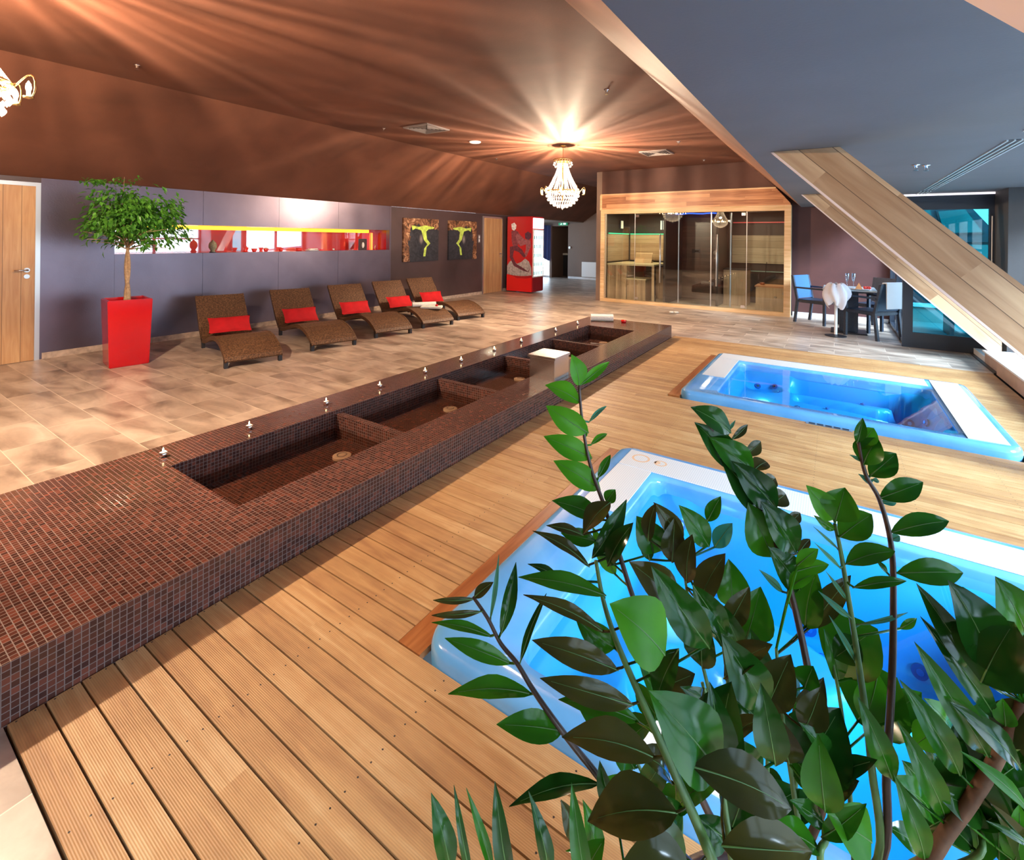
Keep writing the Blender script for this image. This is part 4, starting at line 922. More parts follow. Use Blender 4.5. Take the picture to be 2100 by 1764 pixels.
# ================================================================ SAUNA CABIN
sa = thing('sauna_cabin', 'glazed sauna cabin with larch fascia and pale wood frame at the back', 'sauna', (-2.8, YB, 0))
SX0, SX1 = -4.835, -.74; TZ = 2.24
fm_ = MB(); fm_.box(SX0, SX0+.10, YB-.06, YB+.10, 0, TZ+.02); fm_.box(SX1-.12, SX1, YB-.06, YB+.10, 0, TZ+.02); fm_.box(SX0+.10, SX1-.12, YB-.06, YB+.10, 2.15, TZ+.02); fm_.box(SX0+.10, SX1-.12, YB-.06, YB+.10, 0, .075)
fm_.build('frame', MT['spruce'], sa, world=True, bevel=.004)
MB().prism([(SX0, YB-.075, TZ+.02), (SX0, YB-.075, 2.62), (-1.02, YB-.075, 2.62), (SX1-.02, YB-.075, TZ+.06), (SX1-.01, YB-.075, TZ+.02)], (0, .18, 0)).build('fascia', MT['larch'], sa, world=True, bevel=.004)
MB().box(SX0, -1.02, YB-.085, YB+.0, 2.60, 2.63).box(SX0-.01, SX0+.04, YB-.085, YB+.0, 2.24, 2.6).build('cornice', MT['spruce'], sa, world=True)
dkw = simple('sauna_dark_lining', (.035, .026, .022), .5)
sh = MB(); sh.box(SX0, SX1, 13.05, 13.1, 0, 2.45); sh.box(SX0, SX0+.04, YB+.1, 13.05, 0, 2.45); sh.box(SX1-.04, SX1, YB+.1, 13.05, 0, 2.3); sh.box(SX0, SX1, YB+.1, 13.1, 2.22, 2.26)
sh.build('dark_lining', dkw, sa, world=True)
B(SX0+.04, SX1-.04, YB+.1, 13.05, .0, .03).build('cabin_floor', MT['lightwood'], sa, world=True)
# left cabin
B(-4.72, -3.42, 13.0, 13.04, .97, 1.66).build('wall_boards', MT['slath'], sa, world=True)
B(SX0+.045, SX0+.07, 11.5, 13.0, .97, 1.66).build('side_boards', wood('side_board_wood', (.40, .28, .17), (.55, .42, .28), 1, 2, .5, (2, .11)), sa, world=True)
grn = emis('green_led', (.05, .75, .32), 2.0)
MB().box(-4.72, -3.42, 12.99, 13.03, 1.67, 1.69).box(SX0+.05, SX0+.08, 11.6, 13.0, 1.67, 1.69).build('green_light_strip', grn, sa, world=True)
bl = simple('bench_top_light', (.72, .62, .38), .5)
bn = thing('sauna_bench', 'tall slatted upper bench in the left sauna cabin', 'bench', (-4.48, 11.9, .03))
B(-.29, .22, -.42, .9, 0, .86).build('slatted_body', MT['slatv'], bn); B(-.29, .90, -.42+.0, .95, .86, .90).build('seat', bl, bn)
B(.84, .90, -.40, -.30, .0, .86).build('support', MT['slatv'], bn)
bn2 = thing('sauna_bench', 'low slatted step box in front of the upper bench, left sauna cabin', 'bench', (-3.95, 11.75, .03))
B(-.30, .16, -.25, .30, 0, .52).build('slatted_body', MT['slatv'], bn2); B(-.31, .18, -.26, .31, .52, .55).build('seat', bl, bn2)
hr = thing('sauna_headrest', 'sloping slatted headrest on the upper sauna bench', 'headrest', (-4.12, 12.3, .931))
MB().prism([(-.22, -.02, 0), (.22, -.02, 0), (.22, .10, .26), (-.22, .10, .26)], (0, .02, 0)).build('slats', MT['slath'], hr); MB().box(-.2, -.17, .05, .2, 0, .04).box(.17, .2, .05, .2, 0, .04).build('foot', MT['slath'], hr)
hb = thing('sauna_heater', 'slatted wood guard around the heater in the left sauna cabin', 'heater', (-3.56, 12.55, .03))
B(-.24, .17, -.2, .3, 0, .80).build('guard', MT['slatv'], hb); B(-.22, .15, -.18, .28, .80, .86).build('stones', MT['greywall'], hb)
lm = thing('sauna_lamp', 'small frosted lattice wall lamp in the left sauna cabin', 'lamp', (-3.78, 13.02, 1.92))
for k in range(3): B(-.11+k*.075, -.07+k*.075, -.04, 0, -.12, .12).build('shade_bar', emis('frosted_white', (.9, 1, .95), .55), lm)
lm2 = thing('sauna_lamp', 'small frosted side lamp high at the left end of the sauna', 'lamp', (-4.74, 12.4, 1.92)); B(-.02, .02, -.06, .06, -.1, .1).build('shade', emis('frosted_cream', (.9, .9, .7), .5), lm2); B(-.03, .0, -.07, .07, -.11, .11).build('bracket', MT['black'], lm2)
l = bpy.data.lights.new('sauna_light', 'AREA'); l.energy = 26; l.size = .5; l.color = (1, .8, .5); lo = bpy.data.objects.new('sauna_light', l); COL.objects.link(lo); lo.location = (-4.0, 12.1, 2.18)
l = bpy.data.lights.new('sauna_light', 'AREA'); l.energy = 22; l.size = .5; l.color = (1, .8, .55); lo = bpy.data.objects.new('sauna_light', l); COL.objects.link(lo); lo.location = (-1.5, 12.0, 2.18)
# middle shower
shw = wood('dark_shower_tiles', (.06, .03, .022), (.11, .06, .045), 0, 2, .3, (2, .09))
B(-3.30, -2.26, 12.9, 12.95, .03, 2.22).build('shower_wall', shw, sa, world=True)
MB().box(-3.34, -3.29, 11.4, 12.95, .03, 2.22).box(-2.26, -2.21, 11.8, 12.95, .03, 2.22).build('partition', dkw, sa, world=True)
MB().tube([(-3.3+.07*i, 12.2+.12*math.sin(i*.9), 2.17) for i in range(15)], .015, 6).build('blue_light_strip', emis('blue_led', (.03, .10, .9), 4.0), sa, world=True)
sv = thing('shower_valve', 'round chrome shower valve on the dark middle cabin wall', 'valve', (-2.47, 12.9, 1.22)); MB().tube([(0, 0, 0), (0, -.03, 0)], .06, 20).tube([(0, -.02, -.13), (0, -.04, -.13)], .035, 14).build('plate', MT['chrome'], sv); MB().tube([(0, -.03, 0), (0, -.08, .0)], .018, 10).build('knob', MT['chrome'], sv)
sv = thing('control_panel', 'small dark control panel on the middle cabin wall, left of the shower valve', 'control panel', (-2.95, 12.9, 1.25)); B(-.10, .10, -.015, 0, -.05, .05).build('housing', MT['black'], sv); B(-.03, .07, -.018, -.015, -.02, .02).build('display', MT['tealglass'], sv)
# right cabin
B(-2.12, -.80, 13.0, 13.04, .99, 1.66).build('wall_boards', wood('grey_oak_boards', (.36, .28, .18), (.52, .42, .29), 0, 2, .5, (2, .17)), sa, world=True)
B(-2.1, -.8, 12.98, 13.03, 1.96, 1.985).build('red_light_strip', emis('dim_red_led', (.6, .08, .07), .6), sa, world=True)
cb = thing('sauna_cabinet', 'tall pale wooden cabinet box in the right cabin, left side', 'cabinet', (-1.95, 12.45, .03)); B(-.22, .28, -.25, .3, 0, .82).build('body', MT['lightwood'], cb, bevel=.004); B(-.23, .29, -.26, .31, .82, .84).build('top', MT['black'], cb)
cb = thing('sauna_cabinet', 'low wide pale wooden box in the right cabin corner, ladle lying on it', 'cabinet', (-1.17, 12.0, .03)); B(-.26, .28, -.27, .27, 0, .50).build('body', MT['lightwood'], cb, bevel=.004); B(-.28, .29, -.29, .29, .50, .53).build('top', MT['larch'], cb); MB().ball((.12, -.28, .30), .03, 10, 6, .6).build('knob', MT['alu'], cb)
ld = thing('sauna_ladle', 'copper ladle with long upright handle in the right cabin', 'ladle', (-1.25, 12.0, .561)); MB().tube([(0, 0, .02), (-.04, 0, .05), (.0, 0, .50)], .008, 6).build('handle', MT['black'], ld); MB().lathe([(0, 0), (.04, 0), (.06, .05), (.055, .05), (.035, .006), (0, .006)], 16, (-.08, 0, 0)).build('bowl', simple('copper', (.7, .3, .15), .3, .9), ld, smooth=True)
shf = thing('glass_shelf', 'thin glass shelf across the back of the right cabin', 'shelf', (-1.2, 12.9, .80)); B(-.55, .35, -.1, .1, 0, .012).build('plate', simple('frosted_teal_edge', (.35, .55, .52), .2), shf); B(-.5, -.47, 0, .1, -.05, 0).build('bracket', MT['chrome'], shf)
# glazing at the front
gx = [-4.73, -3.99, -3.27, -2.265, -1.56, -.865]; gn = ['fixed_pane', 'glass_door', 'glass_door', 'glass_door', 'fixed_pane']
for k in range(5):
    if k == 2: continue
    g = B(gx[k]+.004, gx[k+1]-.004, YB+.02, YB+.03, .08, 2.145).build(gn[k], MT['glass'], sa, world=True)
    MB().box(gx[k]-.002, gx[k]+.008, YB+.018, YB+.032, .08, 2.145).build('edge_seal', MT['alu'], g, world=True)
    if k in (1, 3):
        hx = gx[k]+.62 if k == 1 else gx[k]+.12
        MB().tube([(hx, YB-.03, .53), (hx, YB-.03, 1.66)], .017, 10).tube([(hx, YB-.03, .6), (hx, YB+.02, .6)], .008, 6).tube([(hx, YB-.03, 1.58), (hx, YB+.02, 1.58)], .008, 6).build('handle', MT['alu'], g, world=True, smooth=True)
        for zz in (.10, 2.06): 
            hh = gx[k]+.02 if k == 1 else gx[k+1]-.10
            B(hh, hh+.08, YB+.008, YB+.042, zz, zz+.06).build('hinge', MT['chrome'], g, world=True)
g = B(gx[2], gx[2]+.004+1.0, YB+.02, YB+.028, .08, 2.145).build('glass_door', MT['glass'], sa, world=True)
MB().box(gx[3]-.012, gx[3]+.0, YB+.015, YB+.035, .08, 2.145).box(-2.74+.0, -2.735, YB+.015, YB+.035, .08, .081).build('edge_seal', MT['alu'], g, world=True)
MB().tube([(-3.0, YB+.16, .08), (-3.0, YB+.16, 2.15)], .016, 8).tube([(-1.95, YB+.5, .05), (-1.95, YB+.5, 2.15)], .02, 8).build('corner_post', MT['alu'], sa, world=True)

# ================================================================ TERRACE DOOR AND OUTSIDE
GY = 9.15
td = struct('door_3', MB().box(.83, .95, GY-.03, GY+.04, 0, 2.13).box(1.80-.05, 1.80, GY-.03, GY+.04, 0, 2.13).box(.95, 1.75, GY-.03, GY+.04, 0, .22).box(.95, 1.75, GY-.03, GY+.04, 2.0, 2.13), MT['darkframe'])
B(.95, 1.75, GY, GY+.008, .22, 2.0).build('pane', MT['tealglass'], td)
MB().tube([(1.77, GY-.06, .9), (1.77, GY-.06, 1.9)], .008, 6).build('espagnolette', MT['alu'], td)
MB().box(.83, 1.80, GY-.04, GY+.04, 2.13, 2.20).build('head_frame', MT['darkframe'], td)
tag(MB().box(.83, 1.80, GY-.05, GY-.015, 2.20, 2.228).build('light_strip', emis('pinkish_white_light', (1, .92, .96), 1.3)), 'thin whitish light strip under the grey ceiling above the terrace door', 'light strip')
td2 = struct('window_3', MB().box(.86, .94, 9.19, 9.27, 0, 2.2).box(.86, .94, 10.35, 10.42, 0, 2.2).box(.86, .94, 11.47, 11.55, 0, 2.2).box(.86, .94, 9.27, 11.47, 2.12, 2.2).box(.86, .94, 9.27, 11.47, 0, .05), MT['darkframe'])
B(.895, .90, 9.27, 11.47, .05, 2.12).build('pane', MT['winglass'], td2)
tm = simple('terrace_stone', (.20, .27, .27), .6, noise=.2, scale=2)
struct('terrace_floor', MB().box(.95, 12, 9.2, 22, -.2, -.05).box(XR+.2, 12, -6, 9.2, -.2, -.05), tm)
nb_ = thing('neighbour_roof', 'dark neighbouring dormer with teal windows seen through the terrace door', 'building', (0, 13.2, -.05))
MB().prism([(-.6, 0, 0), (6.5, 0, 0), (6.5, 0, .9), (3.3, 0, 1.15), (2.72, 0, 1.65), (2.18, 0, 2.42), (-.6, 0, 2.75)], (0, 2.5, 0)).build('wall', simple('dark_blue_cladding', (.02, .045, .07), .35), nb_)
def win(pts, nm='window'):
    c = [sum(p[0] for p in pts)/len(pts), sum(p[1] for p in pts)/len(pts)]
    f_ = MB().prism([(c[0]+(p[0]-c[0])*1.12, -.05, c[1]+(p[1]-c[1])*1.12) for p in pts], (0, .05, 0)).build(nm, MT['darkframe'], nb_)
    MB().prism([(p[0], -.07, p[1]) for p in pts], (0, .03, 0)).build('pane', simple('teal_reflective_pane', (.03, .17, .18), .12, .2), f_)
win([(1.85, 1.78), (2.42, 1.80), (2.16, 2.26), (1.75, 2.22)]); win([(1.2, 1.75), (1.7, 1.75), (1.62, 2.3), (1.2, 2.3)]); win([(1.3, .9), (2.62, .9), (2.58, 1.55), (1.3, 1.55)])
MB().box(-.6, 2.8, -.09, 0, 1.60, 1.70).build('cornice', MT['darkframe'], nb_)
pr_ = thing('terrace_parapet', 'low pale parapet rail on the terrace behind the glass', 'parapet', (3.0, 12.6, -.05)); MB().box(-2.0, 3.5, 0, .25, 0, .30).build('wall', tm, pr_); MB().box(-2.05, 3.55, -.04, .29, .30, .35).build('coping', MT['kerb'], pr_)
dkp = thing('terrace_bench', 'dark slatted bench on the terrace behind the glass door', 'bench', (1.6, 10.9, -.05)); 
for k in range(5): B(0, .5+.0, k*.14, k*.14+.10, .40, .44).build('slat', MT['darkframe'], dkp)
MB().box(.02, .08, .02, .62, 0, .40).box(.42, .48, .02, .62, 0, .40).build('leg_frame', MT['darkframe'], dkp)

# ================================================================ DINING SET
navy = simple('dark_woven_resin', (.022, .035, .06), .42, noise=.3, scale=90, bump=.5)
bluec = simple('blue_sling_fabric', (.025, .10, .24), .55, noise=.12, scale=60)
def chair(loc, rz, label, bm_=navy, arms=True):
    r = thing('dining_chair', label, 'chair', loc, rz, 'dark woven armchairs at the dining table')
    for (x, y) in ((-.24, -.25), (.24, -.25)): MB().prism([(x-.02, y-.02, 0), (x+.02, y-.02, 0), (x+.02, y+.02, 0), (x-.02, y+.02, 0)], (0, 0, .64)).build('leg', navy, r)
    for x in (-.24, .24): MB().prism([(x-.02, .27, 0), (x-.02, .31, 0), (x-.02, .26, .42), (x-.02, .36, .88), (x-.02, .32, .88), (x-.02, .22, .42)], (.04, 0, 0)).build('leg', navy, r)
    B(-.25, .25, -.26, .25, .38, .44).build('seat', navy, r, bevel=.012)
    MB().prism([(-.23, .23, .45), (-.23, .25, .45), (-.23, .345, .88), (-.23, .32, .88)], (.46, 0, 0)).build('backrest', bm_, r, bevel=.006)
    for x in (-.265, .225): B(x, x+.045, -.28, .28, .64, .67).build('armrest', navy, r, bevel=.006)
    return r
chair((-.26, 10.75, 0), math.radians(62), 'dining armchair with blue back at the left of the table', bluec)
chair((.62, 10.75, 0), math.radians(-35), 'dark dining armchair behind the table by the window', navy)
chair((.50, 9.72, 0), math.radians(-132), 'dark dining armchair with white towel over its back, nearest the glass door', simple('slate_woven', (.05, .09, .16), .5))
tw = thing('hanging_towel', 'white towel hung over the back of the dining chair by the glass', 'towel', (.50, 9.72, 0), math.radians(-132)); MB().prism([(-.19, .205, .52), (-.19, .30, .905), (-.19, .37, .905), (-.19, .375, .5), (-.19, .365, .5), (-.19, .355, .89), (-.19, .31, .89), (-.19, .22, .52)], (.36, 0, 0)).build('cloth', simple('bright_white_cloth', (.88, .87, .85), .9), tw, bevel=.003)
tb = thing('dining_table', 'small dark pedestal dining table with pale glass top', 'table', (.20, 10.05, 0))
B(-.13, .13, -.13, .13, .02, .70).build('pedestal', navy, tb, bevel=.008); B(-.25, .25, -.25, .25, 0, .02).build('foot_plate', MT['black'], tb)
B(-.37, .37, -.40, .40, .72, .745).build('tabletop', simple('pale_table_glass', (.50, .60, .62), .12), tb, bevel=.006); B(-.32, .32, -.34, .34, .69, .72).build('apron', navy, tb)
bs_ = thing('wine_bucket_stand', 'white floor stand holding a bucket wrapped in ruffled white cloth beside table', 'bucket stand', (.02, 9.45, 0))
MB().lathe([(0, 0), (.15, 0), (.15, .012), (.03, .03), (0, .03)], 24).build('base', MT['black'], bs_); MB().tube([(0, 0, .03), (0, 0, .57)], .022, 12).build('pole', MT['white'], bs_)
MB().lathe([(0, .57), (.07, .57), (.11, .62), (.12, .81), (.115, .81), (.07, .63), (0, .59)], 20).build('bucket', MT['chrome'], bs_, smooth=True)
ru = MB(); prof = []
vs, fs = [], []; NA, NZ = 40, 7
for i in range(NA):
    a = 2*math.pi*i/NA
    for j in range(NZ):
        u = j/(NZ-1); rr = .10+.085*math.sin(u*math.pi*.9+.15)+.028*math.sin(a*7+u*3)*(1-.3*u); zz = .50+.35*u+.05*math.sin(a*3+1)*(1-u)+.015*math.sin(a*9); vs.append((rr*math.cos(a), rr*math.sin(a), zz))
for i in range(NA):
    for j in range(NZ-1): k = (i+1) % NA; fs.append((i*NZ+j, k*NZ+j, k*NZ+j+1, i*NZ+j+1))
ru.add(vs, fs).build('ruffled_cloth', simple('white_ruffled_cloth', (.85, .84, .90), .9), bs_, smooth=True)
gm = glass('flute_glass', (.85, .9, .95), .22)
for k, (x, y, lb_) in enumerate([(.172, 9.95, 'left champagne flute on the dining table'), (.262, 10.02, 'right champagne flute on the dining table')]):
    r = thing('champagne_flute', lb_, 'glass', (x, y, .746), 0, 'champagne flutes on the dining table'); MB().lathe([(0, 0), (.03, 0), (.03, .003), (.005, .008), (.004, .10), (.018, .13), (.027, .19), (.028, .25), (.026, .25), (.025, .19), (.015, .133), (0, .12)], 18).build('bowl', gm, r, smooth=True); MB().lathe([(0, .001), (.031, .001), (.031, .004), (0, .004)], 16).build('foot', MT['chrome'], r)
fp = thing('fruit_platter', 'platter with folded orange napkin and red fruit on the dining table', 'platter', (.36, 9.80, .746)); MB().lathe([(0, 0), (.10, 0), (.14, .012), (.135, .016), (.09, .006), (0, .006)], 24).build('plate', MT['white'], fp, smooth=True)
MB().prism([(-.08, -.03, .008), (.02, -.03, .008), (-.03, .0, .11)], (.0, .05, 0)).build('folded_napkin', simple('orange_napkin', (.85, .40, .15), .8), fp)
for q in range(3): MB().ball((.05+.03*q, .02*(q % 2), .035), .025, 10, 7).build('fruit', simple('red_fruit', (.75, .06, .04), .35), fp, smooth=True)
ft = thing('paper_slippers', 'pair of small white slippers on the floor before the sauna', 'slippers', (-2.834, 10.30, 0)); MB().ball((0, 0, .02), .05, 12, 6, .4).build('slipper', MT['towel'], ft, smooth=True); MB().ball((.09, .03, .02), .05, 12, 6, .4).build('slipper', MT['towel'], ft, smooth=True)

# ================================================================ FOREGROUND PLANT
#PLANT#
ROOT = Vector((-0.05, 0.80, 0.40))
fp_ = thing('potted_plant', 'large glossy green foliage plant filling the lower right foreground', 'plant', (ROOT.x, ROOT.y, 0.004))
MB().lathe([(0, 0), (.15, 0), (.20, .40), (.185, .40), (.172, .34), (0, .34)], 32).build('pot', simple('dark_glazed_pot', (.05, .03, .03), .3, coat=.4), fp_, smooth=True)
MB().lathe([(0, .33), (.172, .33), (.172, .345), (0, .36)], 24).build('soil', MT['soil'], fp_)
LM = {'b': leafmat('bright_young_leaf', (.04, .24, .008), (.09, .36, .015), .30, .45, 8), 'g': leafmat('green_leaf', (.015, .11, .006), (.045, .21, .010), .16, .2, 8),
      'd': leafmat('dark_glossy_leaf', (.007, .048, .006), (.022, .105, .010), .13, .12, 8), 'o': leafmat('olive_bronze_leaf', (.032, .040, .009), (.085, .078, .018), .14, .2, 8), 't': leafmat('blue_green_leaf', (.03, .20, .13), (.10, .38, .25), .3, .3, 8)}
LM['v'] = simple('pale_leaf_vein', (.10, .22, .05), .4)
KEYS = list(LM)
STEMM = {'g': simple('green_stalk', (.10, .20, .05), .4, noise=.3, scale=30), 'p': simple('purplish_stalk', (.07, .035, .025), .4, noise=.3, scale=30), 'w': simple('woody_stalk', (.17, .08, .04), .7, noise=.4, scale=40)}
R5 = random.Random(5)
def leaf3(mb, a, b, W, mi, roll=0.0, bend=.10, fold=.35, blunt=.5):
    """leaf from a (stalk end) to b (tip), width W; faces roughly up and outward, with a folded midrib"""
    ax = b-a; L_ = ax.length; d = ax.normalized(); mid = (a+b)/2
    view = (Vector((0, 0, CAMH))-mid).normalized()
    nrm = (view*(1.0)+Vector((0, 0, .25))+Vector((R5.uniform(-.25, .25), R5.uniform(-.25, .25), 0)))
    s = d.cross(nrm).normalized(); n = s.cross(d).normalized()
    q = Matrix.Rotation(roll, 3, d); s = q @ s; n = q @ n
    N = 9; vs, fs = [], []
    for i in range(N+1):
        u = i/N; wd = W*.5*(math.sin(math.pi*u**.92)**.88 if 0 < u < 1 else .02)
        if i == N: wd = 0.0003
        c = a+d*L_*u+n*(bend*L_*math.sin(math.pi*u))
        e = fold*wd
        for k in (-1, -.5, 0, .5, 1): vs.append(c+s*wd*k+n*(e*abs(k)**1.3+ .012*L_*math.sin(u*11+k*2)*abs(k)))
    for i in range(N):
        for k in range(4): j = i*5+k; fs.append((j, j+1, j+6, j+5))
    mb.add(vs, fs, mi)
    mb.tube([Vector(vs[i*5+2])+n*.0002 for i in range(0, N)], [max(.0003, .0011*(1-i/N)) for i in range(0, N)], 4, KEYS.index('v'), cap=False)
def frond(name, pts, r0, r1, sm, leaves, lab=None, root=True):
    """pts: (px, py, depth) down the stalk from its tip; leaves: (tipx, tipy, tipd, basex, basey, based, width_px, key)"""
    w_ = [P(*p) for p in pts]
    if root:
        e = ROOT+Vector((R5.uniform(-.09, .09), R5.uniform(-.09, .09), -.04)); l_ = w_[-1]; w_ += [l_.lerp(e, .35)+Vector((0, 0, .02)), l_.lerp(e, .7), e]
    # smooth path
    sp = []
    for i in range(len(w_)-1):
        p0 = w_[max(0, i-1)]; p1 = w_[i]; p2 = w_[i+1]; p3 = w_[min(len(w_)-1, i+2)]
        for k in range(5):
            t_ = k/5; sp.append(.5*((2*p1)+(p2-p0)*t_+(2*p0-5*p1+4*p2-p3)*t_*t_+(3*p1-p0-3*p2+p3)*t_**3))
    sp.append(w_[-1]); n = len(sp)
    st = MB().tube(sp, [r0+(r1-r0)*(i/(n-1)) for i in range(n)], 8).build('stalk', STEMM[sm], fp_, world=True, smooth=True)
    if lab: st['label'] = lab
    mb = MB()
    for l in leaves:
        tx, ty, td, bx, by, bd, wp, key = l[:8]; roll = l[8] if len(l) > 8 else R5.uniform(-.3, .3)
        a = P(bx, by, bd); b = P(tx, ty, td); near = min(sp, key=lambda q: (q-a).length)
        if (near-a).length < .12 and (near-a).length > .004: mb.tube([near, near.lerp(a, .5), a+(b-a)*.04], .0016, 5, KEYS.index(key))
        leaf3(mb, a, b, wp*((td+bd)/2)/F*1.1, KEYS.index(key), roll)
    if leaves: mb.build('leaves', None, fp_, world=True, smooth=True, mats=[LM[k] for k in KEYS]).parent = fp_
def L(tx, ty, bx, by, w_, key, d, dd=0.0, roll=None):
    t = (tx, ty, d+dd, bx, by, d, w_, key); return t+(roll,) if roll is not None else t
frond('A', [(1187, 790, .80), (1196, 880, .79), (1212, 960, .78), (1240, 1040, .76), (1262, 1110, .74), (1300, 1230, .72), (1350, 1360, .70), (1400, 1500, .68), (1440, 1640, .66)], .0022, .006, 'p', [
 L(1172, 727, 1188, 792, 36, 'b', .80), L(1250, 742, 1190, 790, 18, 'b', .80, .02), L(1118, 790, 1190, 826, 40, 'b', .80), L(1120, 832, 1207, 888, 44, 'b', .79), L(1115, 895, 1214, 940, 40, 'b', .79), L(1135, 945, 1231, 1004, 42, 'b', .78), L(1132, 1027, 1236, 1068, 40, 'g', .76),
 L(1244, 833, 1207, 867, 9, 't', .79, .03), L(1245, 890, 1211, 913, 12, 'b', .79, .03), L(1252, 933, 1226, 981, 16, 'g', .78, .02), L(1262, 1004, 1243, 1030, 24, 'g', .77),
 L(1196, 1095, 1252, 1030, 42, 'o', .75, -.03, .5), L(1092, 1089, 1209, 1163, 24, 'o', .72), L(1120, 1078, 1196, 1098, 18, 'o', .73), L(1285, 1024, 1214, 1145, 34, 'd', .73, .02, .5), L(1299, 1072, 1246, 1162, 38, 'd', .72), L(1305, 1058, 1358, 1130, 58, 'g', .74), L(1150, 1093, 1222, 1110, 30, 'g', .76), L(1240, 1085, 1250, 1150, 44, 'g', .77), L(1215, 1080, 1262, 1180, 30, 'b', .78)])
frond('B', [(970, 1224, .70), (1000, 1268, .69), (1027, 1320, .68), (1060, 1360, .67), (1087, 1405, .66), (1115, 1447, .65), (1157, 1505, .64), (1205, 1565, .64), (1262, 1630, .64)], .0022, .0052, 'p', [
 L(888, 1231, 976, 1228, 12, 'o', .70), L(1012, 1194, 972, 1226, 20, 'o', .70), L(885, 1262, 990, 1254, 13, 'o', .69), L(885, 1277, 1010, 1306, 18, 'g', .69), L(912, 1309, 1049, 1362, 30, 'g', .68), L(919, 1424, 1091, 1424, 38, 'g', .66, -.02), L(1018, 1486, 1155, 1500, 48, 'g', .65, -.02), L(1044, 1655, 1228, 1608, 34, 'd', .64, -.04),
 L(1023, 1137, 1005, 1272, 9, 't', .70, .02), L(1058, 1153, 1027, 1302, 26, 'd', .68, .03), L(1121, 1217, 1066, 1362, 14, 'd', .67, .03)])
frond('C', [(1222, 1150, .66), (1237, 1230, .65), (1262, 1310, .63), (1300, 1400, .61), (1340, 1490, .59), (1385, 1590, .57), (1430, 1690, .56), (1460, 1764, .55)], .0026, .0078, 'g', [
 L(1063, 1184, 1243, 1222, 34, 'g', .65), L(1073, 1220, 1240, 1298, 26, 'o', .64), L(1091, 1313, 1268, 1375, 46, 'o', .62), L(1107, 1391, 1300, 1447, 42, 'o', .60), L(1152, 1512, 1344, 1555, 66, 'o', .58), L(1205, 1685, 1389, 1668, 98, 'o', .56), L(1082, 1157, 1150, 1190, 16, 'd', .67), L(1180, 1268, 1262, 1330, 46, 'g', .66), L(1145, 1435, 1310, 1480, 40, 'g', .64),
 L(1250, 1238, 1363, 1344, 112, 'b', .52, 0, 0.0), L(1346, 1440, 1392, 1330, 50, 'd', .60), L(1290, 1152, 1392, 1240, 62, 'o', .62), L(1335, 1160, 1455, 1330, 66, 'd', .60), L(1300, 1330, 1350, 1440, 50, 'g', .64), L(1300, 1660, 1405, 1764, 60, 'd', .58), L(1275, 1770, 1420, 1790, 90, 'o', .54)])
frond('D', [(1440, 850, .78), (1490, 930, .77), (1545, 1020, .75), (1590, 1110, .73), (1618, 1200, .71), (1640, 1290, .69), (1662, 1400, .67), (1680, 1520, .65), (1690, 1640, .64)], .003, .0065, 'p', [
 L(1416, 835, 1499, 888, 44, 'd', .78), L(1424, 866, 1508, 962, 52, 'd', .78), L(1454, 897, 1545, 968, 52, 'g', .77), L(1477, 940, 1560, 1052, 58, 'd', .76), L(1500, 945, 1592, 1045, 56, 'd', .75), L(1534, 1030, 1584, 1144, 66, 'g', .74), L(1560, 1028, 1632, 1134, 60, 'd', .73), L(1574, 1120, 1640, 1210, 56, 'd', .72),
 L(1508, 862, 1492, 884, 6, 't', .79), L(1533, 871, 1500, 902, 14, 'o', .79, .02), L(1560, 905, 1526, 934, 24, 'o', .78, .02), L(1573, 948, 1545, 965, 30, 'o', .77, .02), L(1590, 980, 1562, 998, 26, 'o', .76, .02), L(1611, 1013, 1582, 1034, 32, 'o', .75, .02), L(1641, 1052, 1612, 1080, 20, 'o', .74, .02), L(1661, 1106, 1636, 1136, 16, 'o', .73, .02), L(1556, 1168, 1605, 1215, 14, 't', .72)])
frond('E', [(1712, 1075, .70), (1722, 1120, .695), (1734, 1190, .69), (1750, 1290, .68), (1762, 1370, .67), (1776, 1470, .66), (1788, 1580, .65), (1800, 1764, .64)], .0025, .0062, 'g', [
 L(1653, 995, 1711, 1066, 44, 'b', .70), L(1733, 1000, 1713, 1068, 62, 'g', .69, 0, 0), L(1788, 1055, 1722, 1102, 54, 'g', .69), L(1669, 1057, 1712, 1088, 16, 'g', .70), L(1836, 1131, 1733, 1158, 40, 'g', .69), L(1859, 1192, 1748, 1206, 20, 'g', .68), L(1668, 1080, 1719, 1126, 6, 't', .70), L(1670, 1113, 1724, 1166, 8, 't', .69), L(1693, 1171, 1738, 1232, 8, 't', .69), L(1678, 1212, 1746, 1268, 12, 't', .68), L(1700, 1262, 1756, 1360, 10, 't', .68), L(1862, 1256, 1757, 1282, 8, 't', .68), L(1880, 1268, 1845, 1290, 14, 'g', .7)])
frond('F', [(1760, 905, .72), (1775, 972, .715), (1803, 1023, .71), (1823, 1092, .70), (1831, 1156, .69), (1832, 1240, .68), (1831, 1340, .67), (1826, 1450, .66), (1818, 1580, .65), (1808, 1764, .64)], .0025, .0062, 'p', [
 L(1769, 857, 1757, 909, 20, 'g', .72), L(1792, 878, 1762, 922, 36, 'b', .72, .01), L(1800, 898, 1770, 953, 50, 'g', .715, 0, 0), L(1838, 930, 1783, 977, 44, 'g', .715), L(1893, 989, 1803, 1022, 40, 'g', .71), L(1946, 1069, 1826, 1093, 40, 'g', .70), L(1975, 1175, 1838, 1176, 44, 'g', .69), L(1742, 933, 1764, 946, 7, 't', .72), L(1760, 972, 1782, 992, 10, 't', .72), L(1803, 988, 1788, 984, 9, 't', .72), L(1838, 1032, 1806, 1030, 14, 't', .71), L(1845, 1099, 1828, 1108, 14, 't', .70), L(1794, 1146, 1820, 1176, 10, 'g', .70)])
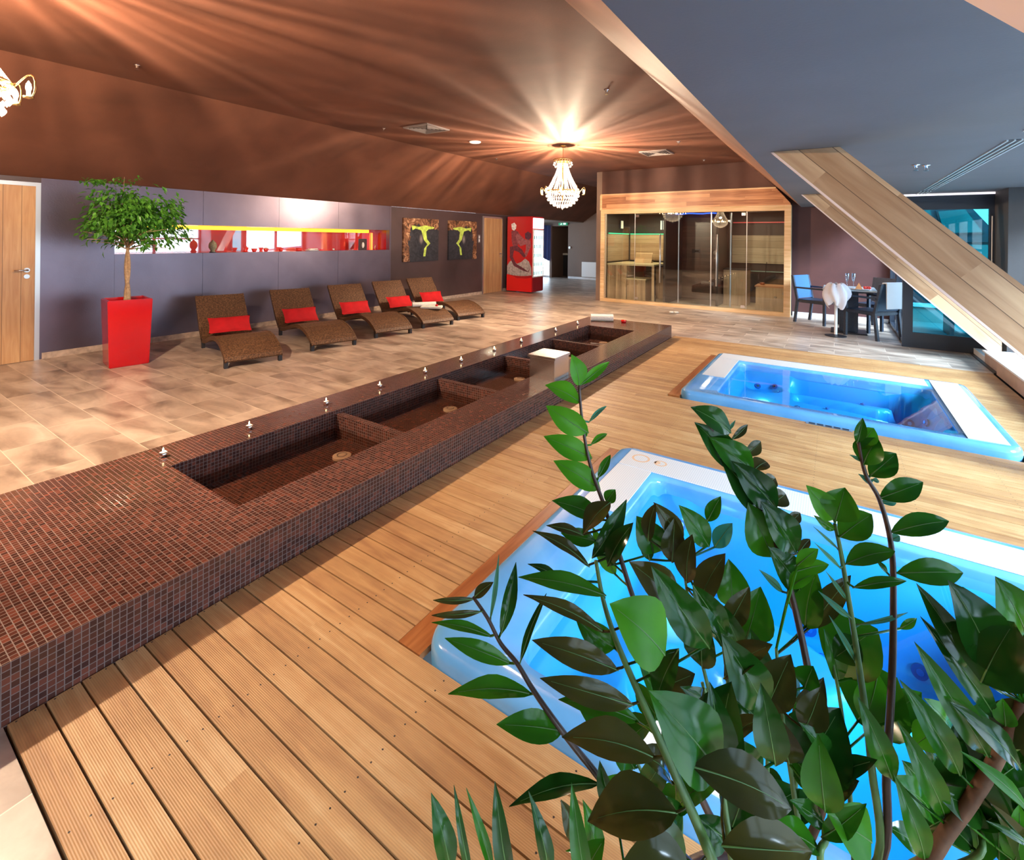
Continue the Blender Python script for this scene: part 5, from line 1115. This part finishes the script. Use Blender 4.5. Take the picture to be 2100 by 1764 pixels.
frond('G', [(2096, 1440, .60), (2060, 1520, .60), (2030, 1580, .60), (1985, 1650, .60), (1940, 1710, .60), (1905, 1764, .60)], .0075, .0095, 'w', [
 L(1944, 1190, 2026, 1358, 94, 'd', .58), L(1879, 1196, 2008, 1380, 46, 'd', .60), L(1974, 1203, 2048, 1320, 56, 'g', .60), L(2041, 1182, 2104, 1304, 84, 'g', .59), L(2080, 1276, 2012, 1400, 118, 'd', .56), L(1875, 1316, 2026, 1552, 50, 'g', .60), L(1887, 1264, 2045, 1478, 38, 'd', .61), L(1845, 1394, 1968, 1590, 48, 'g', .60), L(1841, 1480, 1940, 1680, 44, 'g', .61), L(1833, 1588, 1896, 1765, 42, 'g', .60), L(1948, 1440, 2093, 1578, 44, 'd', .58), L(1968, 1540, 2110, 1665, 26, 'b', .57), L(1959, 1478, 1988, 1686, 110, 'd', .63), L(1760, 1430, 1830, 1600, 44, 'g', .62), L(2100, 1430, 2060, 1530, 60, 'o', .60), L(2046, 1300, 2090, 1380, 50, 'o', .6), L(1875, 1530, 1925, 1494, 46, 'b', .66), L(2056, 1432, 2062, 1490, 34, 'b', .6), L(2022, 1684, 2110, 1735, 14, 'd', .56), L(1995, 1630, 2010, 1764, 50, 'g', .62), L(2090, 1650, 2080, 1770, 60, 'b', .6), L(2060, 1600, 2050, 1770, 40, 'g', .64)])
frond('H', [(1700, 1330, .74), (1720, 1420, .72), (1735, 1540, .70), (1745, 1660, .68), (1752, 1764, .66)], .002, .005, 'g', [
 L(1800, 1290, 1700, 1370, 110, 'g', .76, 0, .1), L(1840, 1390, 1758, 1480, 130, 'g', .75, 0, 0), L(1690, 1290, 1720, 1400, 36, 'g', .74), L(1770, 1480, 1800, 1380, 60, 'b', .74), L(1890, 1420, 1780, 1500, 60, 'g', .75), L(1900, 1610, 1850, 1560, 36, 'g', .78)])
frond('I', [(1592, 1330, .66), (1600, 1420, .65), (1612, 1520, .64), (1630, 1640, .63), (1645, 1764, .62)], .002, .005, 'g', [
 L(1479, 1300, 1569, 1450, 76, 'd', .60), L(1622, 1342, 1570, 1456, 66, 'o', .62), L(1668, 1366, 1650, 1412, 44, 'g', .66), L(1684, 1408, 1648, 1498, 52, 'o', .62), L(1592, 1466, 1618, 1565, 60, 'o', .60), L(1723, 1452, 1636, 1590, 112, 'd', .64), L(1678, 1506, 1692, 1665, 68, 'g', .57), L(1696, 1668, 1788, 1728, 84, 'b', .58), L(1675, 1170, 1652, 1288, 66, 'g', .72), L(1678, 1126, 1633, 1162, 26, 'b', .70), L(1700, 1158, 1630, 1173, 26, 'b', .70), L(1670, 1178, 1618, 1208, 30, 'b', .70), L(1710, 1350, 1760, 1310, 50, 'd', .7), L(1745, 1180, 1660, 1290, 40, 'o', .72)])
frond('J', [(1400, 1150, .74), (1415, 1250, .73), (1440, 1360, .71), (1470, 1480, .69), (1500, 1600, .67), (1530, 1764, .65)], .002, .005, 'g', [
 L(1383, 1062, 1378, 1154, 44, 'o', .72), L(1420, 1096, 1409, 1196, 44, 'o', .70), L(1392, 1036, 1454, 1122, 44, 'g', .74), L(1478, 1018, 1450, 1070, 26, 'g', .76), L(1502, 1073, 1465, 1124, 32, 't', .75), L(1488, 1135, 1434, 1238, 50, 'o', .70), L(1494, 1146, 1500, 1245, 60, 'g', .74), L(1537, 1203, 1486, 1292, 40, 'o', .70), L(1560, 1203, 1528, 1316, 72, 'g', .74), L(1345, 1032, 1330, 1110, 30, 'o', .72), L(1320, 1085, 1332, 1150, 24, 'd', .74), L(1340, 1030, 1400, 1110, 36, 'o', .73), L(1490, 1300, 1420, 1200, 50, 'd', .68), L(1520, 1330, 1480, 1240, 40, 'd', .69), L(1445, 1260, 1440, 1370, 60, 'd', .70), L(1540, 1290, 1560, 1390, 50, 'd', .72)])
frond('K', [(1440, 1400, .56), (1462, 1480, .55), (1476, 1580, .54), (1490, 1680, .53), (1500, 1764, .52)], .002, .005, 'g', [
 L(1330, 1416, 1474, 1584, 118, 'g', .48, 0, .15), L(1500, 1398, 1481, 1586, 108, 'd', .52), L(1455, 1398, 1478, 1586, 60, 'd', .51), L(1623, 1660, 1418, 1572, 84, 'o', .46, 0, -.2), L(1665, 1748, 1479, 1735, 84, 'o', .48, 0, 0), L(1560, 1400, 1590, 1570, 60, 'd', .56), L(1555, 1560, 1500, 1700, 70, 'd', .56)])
frond('M', [(880, 1800, .50), (960, 1812, .50), (1060, 1826, .50), (1160, 1840, .51), (1260, 1850, .53)], .002, .004, 'g', [
 L(884, 1626, 925, 1790, 40, 'd', .50), L(931, 1610, 966, 1800, 16, 'd', .50), L(956, 1616, 1012, 1800, 18, 'g', .50), L(1015, 1602, 1046, 1810, 34, 'd', .50), L(1084, 1623, 1126, 1820, 30, 'd', .50), L(1172, 1605, 1206, 1830, 36, 'g', .51), L(1150, 1640, 1185, 1720, 34, 'o', .56), L(1195, 1640, 1225, 1770, 36, 'g', .58), L(1240, 1720, 1200, 1800, 44, 'g', .56), L(1160, 1746, 1220, 1760, 14, 'g', .6), L(1230, 1560, 1262, 1660, 34, 'd', .62)])
# inner fronds deeper in the clump
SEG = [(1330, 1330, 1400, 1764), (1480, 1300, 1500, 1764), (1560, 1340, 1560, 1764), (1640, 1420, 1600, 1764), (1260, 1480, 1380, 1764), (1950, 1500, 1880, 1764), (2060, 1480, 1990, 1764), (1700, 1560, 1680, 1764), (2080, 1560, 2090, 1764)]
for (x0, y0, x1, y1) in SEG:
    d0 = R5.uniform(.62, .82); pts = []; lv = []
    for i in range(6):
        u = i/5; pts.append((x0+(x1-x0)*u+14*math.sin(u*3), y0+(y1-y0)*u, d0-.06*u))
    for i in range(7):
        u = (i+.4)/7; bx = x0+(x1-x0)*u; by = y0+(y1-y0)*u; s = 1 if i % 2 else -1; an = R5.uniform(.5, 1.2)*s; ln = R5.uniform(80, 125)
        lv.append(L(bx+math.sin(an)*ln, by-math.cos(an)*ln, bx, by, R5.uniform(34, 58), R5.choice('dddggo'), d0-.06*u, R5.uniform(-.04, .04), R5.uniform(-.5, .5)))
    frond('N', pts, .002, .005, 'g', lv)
